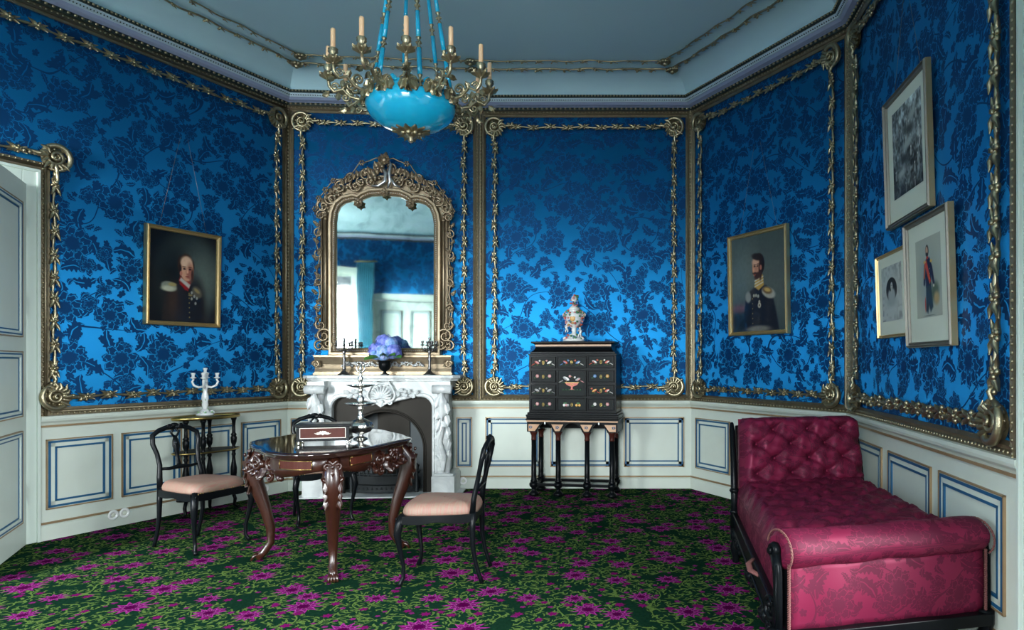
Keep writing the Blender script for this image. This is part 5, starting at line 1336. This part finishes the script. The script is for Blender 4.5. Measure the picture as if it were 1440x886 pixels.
def bird(ms,cx,cz,s,cols,y,sc=1):
    sc*=1.25
    a,b,c=cols
    ms[a].ell((cx,y,cz),(.021*sc,.0022,.009*sc),8,5,R=Matrix.Rotation(s*.45,3,'Y')); ms[b].ell((cx+s*.020*sc,y-.0005,cz+.013*sc),(.0075*sc,.0022,.0075*sc),7,5); ms[c].ell((cx-s*.006*sc,y-.001,cz-.001),(.014*sc,.0024,.0045*sc),7,4,R=Matrix.Rotation(s*.6,3,'Y'))
    ms[c].tube([(cx-s*.018*sc,y,cz-.009*sc),(cx-s*.042*sc,y,cz-.021*sc)],[.004*sc,.002*sc],5,flat=1); ms['ochre'].tube([(cx,y,cz-.008*sc),(cx+.002,y,cz-.020*sc)],.0011,4); ms['ochre'].tube([(cx+s*.026*sc,y,cz+.013*sc),(cx+s*.034*sc,y,cz+.011*sc)],[.002,.0008],4)
    ms['green'].tube([(cx-.026*sc,y,cz-.022*sc),(cx+.022*sc,y,cz-.018*sc)],.0012,4)
def flow(ms,cx,cz,c,y):
    for j in range(6): ms[c].ell((cx+.010*math.cos(j*1.05),y,cz+.010*math.sin(j*1.05)),(.007,.002,.007),6,4)
    ms['white'].ell((cx,y-.001,cz),(.005,.002,.005),6,4)
    ms['green'].tube([(cx,y,cz-.008),(cx-.012,y,cz-.018),(cx-.022,y,cz-.016)],.0014,4)
    for s in(-1,1): ms['green'].ell((cx-.016+s*.008,y,cz-.012+s*.004),(.008,.0018,.0035),6,4,R=Matrix.Rotation(.6*s,3,'Y'))
rowsL=[(443,520),(530,610),(620,697),(705,790)]
layout=[]
for r,(a,b) in enumerate(rowsL): layout.append((20,187,a,b,[('bird','pink','white'),('flow','pink'),('bird','grey','grey'),('flow','pink')][r]))
layout+=[(193,387,440,520,('bird','red','blue')),(193,387,705,790,('fruit',))]
for r,(a,b) in enumerate([(437,517),(530,608),(620,695),(708,785)]): layout.append((392,565,a,b,[('bird','white','red'),('flow','blue'),('bird','ochre','red'),('flow','white')][r]))
layout.append((195,387,528,698,('urn',)))
yd=-.020
for (a,b,c,e,kind) in layout:
    x0,x1,z0,z1=ux(a)+.003,ux(b)-.003,zy(e)+.003,zy(c)-.003; cx=(x0+x1)/2; cz=(z0+z1)/2
    nm='cabinet_door' if kind[0]=='urn' else 'drawer'
    m=MB(); m.box(x0,x1,yd-.010,yd+.001,z0,z1); fw=.020
    for (p,q_,r,s_) in ((x0,x1,z0,z0+.008),(x0,x1,z1-.008,z1),(x0,x0+.008,z0,z1),(x1-.008,x1,z0,z1)): m.box(p,q_,yd-.018,yd-.009,r,s_)
    d=m.obj(nm,MT['ebony'],cb,bevel=.002)
    m=MB(); m.box(x0+fw,x1-fw,yd-.0125,yd-.009,z0+fw*.8,z1-fw*.8); m.obj('slate_panel',slate,d)
    ms={k:MB() for k in inl}; y=yd-.0135
    if kind[0]=='bird': bird(ms,cx-.058,cz,1 if kind[1]!='ochre' else -1,(kind[1],kind[2],kind[1] if kind[1]=='grey' else 'blue' if kind[1]=='red' else 'red'),y); bird(ms,cx+.058,cz,-1,(kind[2],kind[1],'grey' if kind[1]=='grey' else 'white'),y)
    elif kind[0]=='flow': flow(ms,cx-.055,cz+.003,kind[1],y); flow(ms,cx+.060,cz+.003,'ochre' if kind[1]=='blue' else 'pink',y)
    elif kind[0]=='fruit':
        for (dx,c_) in ((-.070,'white'),(-.050,'pink'),(-.035,'grey'),(.045,'ochre'),(.072,'ochre')): ms[c_].ell((cx+dx,y,cz-.006),(.013,.003,.013),8,5)
        for dx in (-.06,.06): ms['green'].ell((cx+dx,y,cz+.012),(.020,.002,.006),7,4)
    else:
        m3=ms['red']; m3.prism([(cx-.060,cz+.004),(cx+.060,cz+.004),(cx+.052,cz-.012),(cx+.022,cz-.026),(cx+.008,cz-.030),(cx+.008,cz-.050),(cx+.022,cz-.058),(cx-.022,cz-.058),(cx-.008,cz-.050),(cx-.008,cz-.030),(cx-.022,cz-.026),(cx-.052,cz-.012)],y-.002,y+.001,axis='y')
        ms['ochre'].prism([(cx-.066,cz+.010),(cx+.066,cz+.010),(cx+.062,cz+.001),(cx-.062,cz+.001)],y-.003,y+.001,axis='y')
        ms['ochre'].ell((cx,y-.001,cz-.012),(.020,.002,.006),7,4); bird(ms,cx-.052,cz+.042,1,('white','pink','grey'),y,1.35); bird(ms,cx+.056,cz+.036,-1,('grey','white','pink'),y,1.1)
        for k in range(14): ms['green'].tube([(cx-.085+.013*k,y,cz-.066),(cx-.085+.013*k+.004*(-1)**k,y,cz-.052)],.002,4)
    for k,mm in ms.items():
        if mm.v: mm.obj('stone_inlay',inl[k],d,fix=False)
    if kind[0]!='urn':
        m=MB(); pts=[(cx+.0085*math.sin(k*PI/6),yd-.014,cz+(.013*math.cos(k*PI/6) if math.cos(k*PI/6)>0 else .018*math.cos(k*PI/6))) for k in range(12)]
        m.tube(pts,.003,6,closed=True); m.ell((cx,yd-.013,cz),(.004,.002,.006),6,4); m.obj('keyhole_plate',MT['brass'],d)
# porcelain vase on the cabinet
vz=1.429; vp=cc+ctx*(-.012)+cty*.13
va=thing('potpourri_vase','ornate flower-encrusted white porcelain lidded vase standing on the black cabinet','vase',(vp.x,vp.y,vz),rot_c)
m=MB(); m.lathe([(.095,0),(.098,.012),(.085,.022),(.062,.040),(.045,.055),(.048,.062),(.030,.072)],28,ribs=5,ramp=.10)
for k in range(5):
    a=k*1.257-PI/2; m.spiral((.078*math.cos(a),.078*math.sin(a),.018),(math.cos(a),math.sin(a),0),(0,0,1),.022,1.2,.009)
m.obj('base',MT['porc'],va)
m=MB(); m.lathe([(.024,.07),(.020,.09),(.026,.105),(.022,.12),(.040,.135),(.062,.165),(.078,.205),(.080,.235),(.070,.262),(.050,.275),(.044,.285),(.050,.292)],28); m.obj('vase_body',MT['porc'],va)
m=MB(); m.lathe([(.052,.292),(.050,.305),(.034,.325),(.018,.338),(.014,.352),(.020,.358)],24); m.ell((0,0,.395),(.028,.028,.036),12,8); m.obj('lid',MT['porc'],va)
fl=dict(pink=MB(),green=MB(),ochre=MB(),blue=MB(),red=MB()); rn=random.Random(9)
for k in range(120):
    a=rn.uniform(0,2*PI); z=rn.choice([rn.uniform(.016,.06),rn.uniform(.13,.28),rn.uniform(.13,.28),rn.uniform(.29,.43)])
    if z<.07: r=.095-.6*z
    elif z<.29: r=.045+.037*math.sin((z-.12)/.17*PI)
    elif z<.35: r=.050-.5*(z-.29)
    else: r=.028
    c=rn.choice(['pink','green','green','ochre','blue','red','pink']); fl[c].ell(((r+.005)*math.cos(a),(r+.005)*math.sin(a),z),(.0115,.0115,.010),6,4)
for sx in (-1,1):
    for k in range(8): fl['green' if k%2 else 'pink'].ell((sx*(.072+.024*math.sin(k*.45)),-.01,.20+.012*k),(.010,.009,.010),6,4)
for k,mm in fl.items(): mm.obj('applied_flowers',inl[k],va)
m=MB()
for sx in (-1,1): m.spiral((sx*.085,0,.25),(sx,0,0),(0,0,1),.024,1.2,.007,start=-1.5)
m.obj('handle',MT['porc'],va)
for sx,zz in ((1,.062),(-1,.105)):   # small putti
    m=MB(); x=sx*.062
    m.tube([(x,-.03,zz),(x+sx*.006,-.032,zz+.025),(x,-.03,zz+.048)],[.011,.013,.008],8); m.ell((x,-.032,zz+.060),.0115,8,6)
    for s in (-1,1): m.tube([(x+s*.008,-.03,zz+.042),(x+s*.018,-.038,zz+.030),(x+s*.012,-.045,zz+.045)],[.005,.004,.003],6); m.tube([(x+s*.006,-.03,zz+.004),(x+s*.010,-.045,zz-.002),(x+s*.010,-.046,zz-.022)],[.008,.006,.004],6)
    m.obj('cherub_figure',MT['porc'],va)
m=MB(); m.ell((0,-.074,.215),(.026,.006,.032),14,8); m.obj('painted_medallion',inl['ochre'],va)

# ------------------------------------------------------------------ daybed
FLp=Vector((.655,2.62)); FRp=Vector((1.545,2.835)); HLp=Vector((.785,4.20)); HRp=Vector((1.60,4.40))
sb=thing('red_daybed','long ruby red tufted daybed with rolled foot end along the right wall','daybed',(1.12,3.5,0))
def Q(s,t,z,ds=0,dt=0):
    a=FLp*(1-s)*(1-t)+FRp*s*(1-t)+HLp*(1-s)*t+HRp*s*t; return (a.x-1.12,a.y-3.5,z)
Wd=.93; Ln=1.58
# frame rails
m=MB()
def railbox(s0,s1,t0,t1,z0,z1,mb=None):
    (mb or m).hexa([Q(s0,t0,z0),Q(s1,t0,z0),Q(s1,t1,z0),Q(s0,t1,z0)],[Q(s0,t0,z1),Q(s1,t0,z1),Q(s1,t1,z1),Q(s0,t1,z1)])
railbox(-.035,.0,.0,1.0,.20,.30); railbox(1.0,1.03,0,1,.20,.30); railbox(0,1,.98,1.01,.20,.30); railbox(-.045,-.034,.0,1.0,.285,.305); railbox(-.045,-.034,.0,1.0,.195,.21)
railbox(-.03,1.03,-.045,-.005,.15,.20)
m.obj('frame',MT['ebony'],sb,bevel=.004)
for k,(s,t) in enumerate(((-.02,-.02),(1.01,-.02),(-.02,.98),(1.01,.98))):
    m=MB(); p=Q(s,t,0); m.lathe([(.018,.0),(.024,.012),(.020,.03),(.030,.06),(.036,.10),(.026,.13),(.034,.15),(.034,.21)],14,(p[0],p[1],0)); m.obj('leg',MT['ebony'],sb)
# side ornament under the rail
m=MB()
for t in (.12,.45,.8):
    p=Vector(Q(-.04,t,.20)); d=Vector((0,1,0)); 
    m.spiral(tuple(p+Vector((0,.06,-.02))),d,(0,0,-1),.035,1.3,.010); m.spiral(tuple(p+Vector((0,-.06,-.02))),-d,(0,0,-1),.035,1.3,.010); m.ell(tuple(p+Vector((0,0,-.02))),(.02,.03,.03),8,5)
split_objs(m,'rail_carving',MT['ebony'],sb)
# mattress with diamond tufting
def tuft(a,b):
    """pillow height 0..1, buttons at integer lattice corners (a,b) and centres"""
    p=(a+b)*.5; q_=(a-b)*.5
    fa=abs(p-round(p)); fb=abs(q_-round(q_)); d2=fa*fa+fb*fb
    return 1-.85*math.exp(-d2/.045)-.22*math.exp(-fa*fa/.004)-.22*math.exp(-fb*fb/.004)+.10*math.sin(a*7.1+b*3.3)*math.sin(b*5.7-a*2.1)
def grid_uv(mb,P,U,**k):
    mb.grid(P,**k)
    if mb.uv is None: mb.uv=[]
    for r in U: mb.uv+=r
m=MB(); NS,NTT=72,130; P=[];U=[]
for j in range(NTT+1):
    t=.0+.985*j/NTT; row=[];ur=[]
    for i in range(NS+1+8):
        # side faces folded down
        if i<4: s=0.0-.012*math.sin(i/4*PI); z=.27+.17*i/4; zz=z; 
        elif i>NS+4: kk=NS+8-i; s=1.0+.012*math.sin(kk/4*PI); z=.27+.17*kk/4; zz=z
        else:
            s=(i-4)/NS; e=min(s,1-s); edge=min(1,e/.06); rnd=math.sin(edge*PI/2); a=s*8; b=t*14
            zz=.44+.035*rnd+.040*tuft(a,b)*rnd+.004*math.sin(s*61+t*37)*math.sin(t*83-s*29)+.012*math.sin(s*PI)-.0
        row.append(Q(s,t,zz)); ur.append((s*Wd+ (zz if (i<4 or i>NS+4) else 0),t*Ln))
    P.append(row);U.append(ur)
grid_uv(m,P,U); m.obj('mattress',MT['redfab'],sb,fix=False)
# head cushion: leaning, deep tufted
m=MB(); NS,NV=84,60; P=[];U=[]
def headpt(s,v,d):
    # v 0 bottom..1 top; d 0 back ..1 front
    t=1.0-.02+ .085*v; z=.44+.43*v
    p=Vector(Q(.0+1.0*s,t,z)); fw=Vector((.08,-1,.25)).normalized(); return p+fw*d
for j in range(NV+1):
    v=j/NV; row=[];ur=[]
    for i in range(NS+1):
        s=i/NS; es=min(s,1-s)/.07; ev=min(v,1-v)/.12; e=min(1,max(0,es))**.5*min(1,max(0,ev))**.5; e=math.sin(min(1,e)*PI/2)
        a=s*7.0+.25; b=v*5; d=.03+e*(.085+.050*tuft(a,b))
        s2=.5+(s-.5)*(1.0-.03*(v)-.05*max(0,(v-.85)/.15)**2); row.append(tuple(headpt(s2,v,d))); ur.append((s*Wd,v*.5))
    P.append(row);U.append(ur)
grid_uv(m,P,U)
B_=[[tuple(headpt(.5+(i/8-.5)*.97,j/4,.0)) for i in range(9)] for j in range(5)]
o1=len(m.v); m.grid(B_); m.uv+=[(p[0],p[2]) for r in B_ for p in r]
# rim
def ringrim(P): return P[0][:]+[r[-1] for r in P[1:]]+P[-1][-2::-1]+[r[0] for r in P[-2:0:-1]]
rim=ringrim(P); cen=Vector(headpt(.5,.5,0)); rb=[tuple(Vector(p)+ (Vector((.0,.055,-.012)))) for p in rim]
m.grid([rim,rb],cv=True); m.uv+=[(p[0]+p[1],p[2]) for p in rim]+[(p[0]+p[1]+.05,p[2]) for p in rb]
m.obj('head_cushion',MT['redfab'],sb,fix=False)
m=MB()
for i in range(0,7):
    for j in range(0,5):
        pass
btn=[]
for j in range(0,6):
    for i in range(0,9):
        a=i; b=j
        if (i+j)%2: continue
        s=(a-.25)/7.0; v=b/5
        if .06<s<.94 and .08<v<.92:
            e=1; m.ell(tuple(headpt(.5+(s-.5)*.985,v,.122)),(.008,.006,.008),8,5)
m.obj('cushion_button',MT['redfab'],sb)
# head frame: posts & back board
for s in (-.03,1.03):
    m=MB(); b0=Vector(Q(s,1.0,.0)); pts=[Vector(Q(s,.99,.20)),Vector(Q(s,.985,.40)),Vector(Q(s,1.02,.60)),Vector(Q(s,1.08,.80)),Vector(Q(s,1.10,.84))]
    m.tube(pts,[.026,.022,.020,.018,.012],8); 
    for z,t in ((.31,.99),(.44,.99)): m.lathe([(.022,-.015),(.032,0),(.022,.015)],12,Q(s,t,z))
    m.obj('head_post',MT['ebony'],sb)
m=MB()
P=[[Q(i/6,1.03+.085*v,.30+.52*v) for i in range(7)] for v in (0,.25,.5,.75,1)]
m.grid(P,sm=False); o=m.obj('head_board',MT['ebony'],sb,fix=False); sd=o.modifiers.new('s','SOLIDIFY'); sd.thickness=.02
# foot end: panel and roll
ex=(FRp-FLp).normalized(); ey=Vector((-ex.y,ex.x)); LW=(FRp-FLp).length
def FQ(x,y,z): p=FLp+ex*x+ey*y; return (p.x-1.12,p.y-3.5,z)
m=MB(); NX=40; P=[];U=[]
for j in range(NX+1):
    x=-.005+(LW+.01)*j/NX; t=j/NX
    row=[];ur=[]; wob=1+.03*math.sin(t*23)+.02*math.sin(t*9+1)
    ends=1-.25*(max(0,(.03-t)/.03)**2+max(0,(t-.97)/.03)**2)
    nn=26
    for i in range(nn):
        a=2*PI*i/nn; r=.072*wob*ends*(1+.02*math.sin(3*a+t*14)); y=.015-r*1.25*math.cos(a); z=.500+r*math.sin(a)*1.0+.012*t
        row.append(FQ(x,y,z)); ur.append((x,a*.085))
    P.append(row);U.append(ur)
grid_uv(m,P,U,cv=True); o_=len(m.v)
for base in (0,o_-26): m.f.append(tuple(range(base,base+26))); m.sm.append(False)
m.obj('roll',MT['redfab'],sb,fix=False)
m=MB(); P=[];U=[]
for j in range(21):
    x=.015+(LW-.03)*j/20; P.append([FQ(x,-.030+.012*math.sin(PI*k/8)*-1+.004*math.sin(j*1.1),.19+.27*k/8) for k in range(9)]); U.append([(x+.37,.19+.27*k/8) for k in range(9)])
grid_uv(m,P,U); P=[];U=[]
for j in range(21):
    x=.015+(LW-.03)*j/20; P.append([FQ(x,.045,.27+.20*k/4) for k in range(5)]); U.append([(x,.27+.2*k/4) for k in range(5)])
grid_uv(m,P,U); o=m.obj('foot_panel',MT['redfab'],sb,fix=False); sd=o.modifiers.new('s','SOLIDIFY'); sd.thickness=.008
m=MB(); m.hexa([FQ(.02,-.02,.2),FQ(LW-.02,-.02,.2),FQ(LW-.02,.03,.2),FQ(.02,.03,.2)],[FQ(.02,-.02,.45),FQ(LW-.02,-.02,.45),FQ(LW-.02,.03,.45),FQ(.02,.03,.45)]); m.obj('foot_board',MT['ebony'],sb)
for x in (.0,LW):
    s=-1 if x==0 else 1; m=MB()
    xx=x+s*.016
    m.tube([FQ(xx,-.012,.155),FQ(xx,-.012,.30),FQ(xx,-.008,.42),FQ(xx,.012,.49)],[.017,.017,.018,.020],10,flat=1.5,ref=(ey.x,ey.y,0)); m.tube([FQ(xx+s*.014,-.022,.17),FQ(xx+s*.014,-.022,.45)],.004,6)
    m.spiral(FQ(xx,.05,.27),(ey.x,ey.y,0),(0,0,1),.055,1.6,.014,start=PI)
    c=Vector(FQ(x+s*.002,.015,.50)); e=Vector(FQ(x+s*.034,.015,.50)); m.tube([c,c+(e-c)*.5,e],[.030,.034,.026],16); m.tube([e,e+(e-c)*.35],[.016,.012],12)
    m.obj('foot_post',MT['ebony'],sb)
MT['cord']=simple('twisted_cord',(.14,.05,.045),.8)
m=MB()
for x in (.012,LW-.012):
    for ph in (0,PI):
        pts=[]
        for k in range(90):
            t=k/89; z=.19+.27*t; pts.append(FQ(x+.004*math.cos(k*1.1+ph),-.045+.004*math.sin(k*1.1+ph),z))
        m.tube(pts,.0035,5)
    for ph in (0,PI):
        pts=[]
        for k in range(60):
            a=PI*1.25-PI*1.2*k/59; pts.append(FQ(x+(-.008 if x<.1 else .008)+.003*math.cos(k*1.1+ph),.015+.098*math.cos(a),.500+.075*math.sin(a)+.003*math.sin(k*1.1+ph)))
        m.tube(pts,.003,5)
split_objs(m,'cord_edging',MT['cord'],sb)
# pull strap on the side
m=MB(); p=Vector(Q(-.045,.28,.33)); m.tube([p+Vector((0,.05,.0)),p+Vector((-.03,.02,-.015)),p+Vector((-.03,-.03,-.03)),p+Vector((0,-.07,-.04))],[.010,.014,.014,.010],8,flat=.6); m.obj('pull_strap',MT['cord'],sb)

# ------------------------------------------------------------------ chandelier
YC=3.8; chx=(578-CX)/F*YC; k_=YC/F
def zc(py): return H+(CY-py)*k_
ch=thing('chandelier','gilt chandelier with turquoise glass bowl and rods and ivory candles, hanging from the ceiling','chandelier',(chx,YC,0))
zr=2.650
m=MB(); m.lathe([(.004,-.125),(.08,-.120),(.15,-.095),(.21,-.055),(.243,-.005),(.246,.030),(.232,.062),(.20,.085),(.205,.098),(.196,.100),(.19,.085),(.22,.055),(.232,.02),(.20,-.045),(.14,-.085),(.004,-.110)],48,(0,0,zr))
bw_=m.obj('glass_bowl',MT['opal'],ch)
m=MB(); 
for k in range(12):
    a=k*PI/6+.26; d=Vector((math.cos(a),math.sin(a),0)); P=[]
    tg=Vector((-d.y,d.x,0))
    P=[[tuple(d*(.20-.02*v)+tg*(.042*u*(1-.75*v*v))+Vector((0,0,zr+.085+.045*v*(1-.3*u*u)))) for u in (-1,-.6,-.2,.2,.6,1)] for v in (0,.35,.7,1)]
    m.grid(P)
o=m.obj('bowl_crest',MT['opal'],bw_,fix=False); sd=o.modifiers.new('s','SOLIDIFY'); sd.thickness=.008
m=MB()   # bottom boss
for j in range(12):
    a=j*PI/6; m.leaf((.01*math.cos(a),.01*math.sin(a),zr-.122),(math.cos(a),math.sin(a),.10),(0,0,-1),.095,.034,-.1)
for j in range(8):
    a=j*PI/4; m.leaf((0,0,zr-.125),(math.cos(a)*.9,math.sin(a)*.9,-.4),(math.cos(a),math.sin(a),-.3),.060,.024,.4); m.ell((.045*math.cos(a),.045*math.sin(a),zr-.135),(.018,.018,.014),6,4)
m.lathe([(.002,-.185),(.012,-.180),(.018,-.170),(.012,-.160),(.030,-.150),(.045,-.138),(.03,-.122)],16,(0,0,zr)); m.obj('bottom_boss',MT['gilt'],ch,fix=False)
# arms
def arm(a):
    d=Vector((math.cos(a),math.sin(a),0)); Z=Vector((0,0,1)); tg=Vector((-d.y,d.x,0)); m=MB(); c0=Vector((0,0,zr))
    P=lambda r,z:c0+d*r+Z*z
    m.tube([P(.235,.055),P(.275,.035),P(.32,.045),P(.36,.085),P(.385,.075),P(.405,.065),P(.43,.095),P(.435,.135)],[.012,.010,.010,.009,.008,.009,.010,.008],7)
    m.spiral(tuple(P(.30,.085)),d,Z,.032,1.5,.008,start=-1.4); m.spiral(tuple(P(.345,.040)),-d,-Z,.026,1.3,.007,start=-1.2); m.spiral(tuple(P(.40,.095)),-d,Z,.022,1.3,.006,start=0)
    for (r,z,dr,dz) in ((.27,.04,.3,-1),(.32,.05,.5,1),(.36,.08,-.3,1),(.38,.06,.2,-1),(.43,.06,.8,-.6),(.25,.06,0,1)):
        m.leaf(tuple(P(r,z)),d*dr+Z*dz,tg,.045,.014,.3); m.leaf(tuple(P(r,z)),d*dr+Z*dz,-tg,.04,.014,.3)
    # leaf mask on the bowl
    for s in (-1,0,1): m.leaf(tuple(P(.240,.085)+tg*(.012*s)),-Z*1+tg*(.45*s)+d*.12,d,.075,.026,.08)
    for s in (-1,1): m.spiral(tuple(P(.252,.075)+tg*.024*s),tg*s,Z,.018,1.3,.006)
    A_=m.obj('candle_arm',MT['gilt'],ch,fix=False)
    m=MB(); m.lathe([(.006,.100),(.020,.108),(.034,.118),(.038,.126),(.030,.130),(.016,.132),(.018,.150),(.026,.160),(.022,.168),(.026,.174),(.020,.180),(.012,.180)],14,tuple(P(.435,.030)))
    for k in range(8):
        b=k*PI/4; m.leaf(tuple(P(.435,.138)+Vector((.01*math.cos(b),.01*math.sin(b),0))),(math.cos(b),math.sin(b),.35),(0,0,-1),.040,.012,-.2)
    m.obj('candle_cup',MT['gilt'],A_,fix=False)
    m=MB(); m.lathe([(.0125,.170),(.0125,.275),(.0105,.281),(.003,.283)],12,tuple(P(.435,.030))); cd=m.obj('candle',MT['candle'],A_)
    m=MB(); p=P(.435,.311); m.tube([tuple(p),tuple(p+Vector((.001,0,.008)))],.0015,5); m.obj('wick',MT['ebony'],cd)
for k in range(12): arm(-PI/2+math.radians(13.5+30*k))
# rods in pairs up to the ceiling crown
for k in range(12):
    a=-PI/2+math.radians(28.5+30*k)
    if k%2: continue
    d=Vector((math.cos(a),math.sin(a),0)); p0=d*.225+Vector((0,0,zr+.085)); p1=d*.055+Vector((0,0,ZC-.16)); L=(p1-p0).length; ax=(p1-p0)/L
    m=MB(); seg=5; sl=L/seg
    for j in range(seg): m.tube([p0+ax*(sl*j+.03),p0+ax*(sl*(j+1)-.03)],[.0135-.001*j,.0130-.001*j],10)
    r=m.obj('glass_rod',MT['opal'],ch)
    m=MB()
    for j in range(seg+1):
        c=p0+ax*(sl*j); R=ax.to_track_quat('Z','Y').to_matrix().to_4x4(); T=Matrix.Translation(c)@R
        m.lathe([(.008,-.036),(.015,-.030),(.009,-.022),(.006,-.012),(.014,0),(.006,.012),(.009,.022),(.015,.030),(.008,.036)],10,M=T)
        for q_ in range(6): b=q_*PI/3; m.ell(tuple(T@Vector((.012*math.cos(b),.012*math.sin(b),0))),.006,5,3)
    split_objs(m,'rod_joint',MT['gilt'],r,fix=False)
m=MB(); m.lathe([(.10,-.18),(.105,-.16),(.06,-.15),(.035,-.12),(.05,-.07),(.09,-.03),(.11,-.004)],24,(0,0,ZC)); m.lathe([(.07,-.19),(.085,-.18),(.07,-.165)],20,(0,0,ZC))
for k in range(10): a=k*PI/5; m.leaf((.09*math.cos(a),.09*math.sin(a),ZC-.17),(math.cos(a),math.sin(a),-.6),(math.cos(a),math.sin(a),.6),.07,.022,.4)
m.obj('ceiling_crown',MT['gilt'],ch,fix=False)

# ------------------------------------------------------------------ sockets
def socket_plate(i,px,py,label,grp=None):
    w=W[i]; u=w.pu(px,.015); z=min(.09,max(.05,w.pz(px,py,.02))); t=thing('wall_socket',label,'socket',w.pt(u,.0325,z),w.a,grp)
    M_=Matrix.Rotation(PI/2,4,'X'); m=MB(); m.lathe([(.038,0),(.038,.005),(.033,.009),(.022,.009),(.021,.004),(.001,.004)],24,M=M_); m.obj('cover_plate',MT['porc'],t)
    m=MB(); m.lathe([(.016,.004),(.014,.0075),(.004,.0075)],16,M=M_); m.obj('socket_insert',MT['mat'],t)
socket_plate(0,157,722,'round white wall socket low on the left wall, nearer the door of the pair')
socket_plate(0,173,720,'round white wall socket low on the left wall, right one of the pair')
socket_plate(0,371,687,'lone round white wall socket on the left wall behind the carved table')
socket_plate(1,652,676,'round white wall socket low on the wall right of the fireplace')

# ------------------------------------------------------------------ light
def area(i,u0,u1,z0,z1,power,col,tilt=0,spread=180):
    w=W[i]; L=bpy.data.lights.new('daylight','AREA'); L.shape='RECTANGLE'; L.size=u1-u0; L.size_y=z1-z0; L.energy=power; L.color=col; L.spread=math.radians(spread)
    o=bpy.data.objects.new('daylight',L); COL.objects.link(o); o.location=w.pt((u0+u1)/2,-.20,(z0+z1)/2)
    n=Vector((w.n.x,w.n.y,-math.tan(math.radians(tilt)))).normalized(); o.rotation_euler=n.to_track_quat('-Z','Y').to_euler()
    return o
dc=(.93,.98,1.0)
SP=88
area(5,WINS[0][0]+.02,WINS[0][1]-.02,.5,2.8,120,dc,24,SP)
area(5,WINS[1][0]+.02,WINS[1][1]-.02,.5,2.8,360,dc,24,SP)
area(4,aw[0]+.02,aw[1]-.02,.1,2.8,120,dc,24,SP)
area(0,added_lw[0]+.02,added_lw[1]-.02,.5,2.8,620,dc,24,SP)  # lamp of the added left window, brightens the right side
# upward lamps added to brighten the ceiling, standing in for ground bounce
for (i,a,b,p) in ((5,WINS[0][0],WINS[0][1],30),(5,WINS[1][0],WINS[1][1],26),(0,added_lw[0],added_lw[1],40)): area(i,a+.02,b-.02,.6,2.6,p,(1.0,.98,.92),-48,80)
wd=bpy.data.worlds.new('sky'); bpy.context.scene.world=wd; wd.use_nodes=True; nt=wd.node_tree; bg=nt.nodes['Background']; bg.inputs[0].default_value=(.75,.88,1,1); bg.inputs[1].default_value=.6

cam=bpy.data.cameras.new('camera'); co=bpy.data.objects.new('camera',cam); COL.objects.link(co); bpy.context.scene.camera=co
co.location=(0,0,H); co.rotation_euler=(PI/2,0,0); cam.sensor_width=36; cam.sensor_fit='HORIZONTAL'; cam.lens=F/1440*36
cam.shift_x=(720-CX)/1440; cam.shift_y=(CY-443)/1440; cam.clip_start=.05
vs=bpy.context.scene.view_settings; vs.view_transform='Standard'; vs.look='None'; vs.gamma=1; vs.use_curve_mapping=False; vs.exposure=0.08
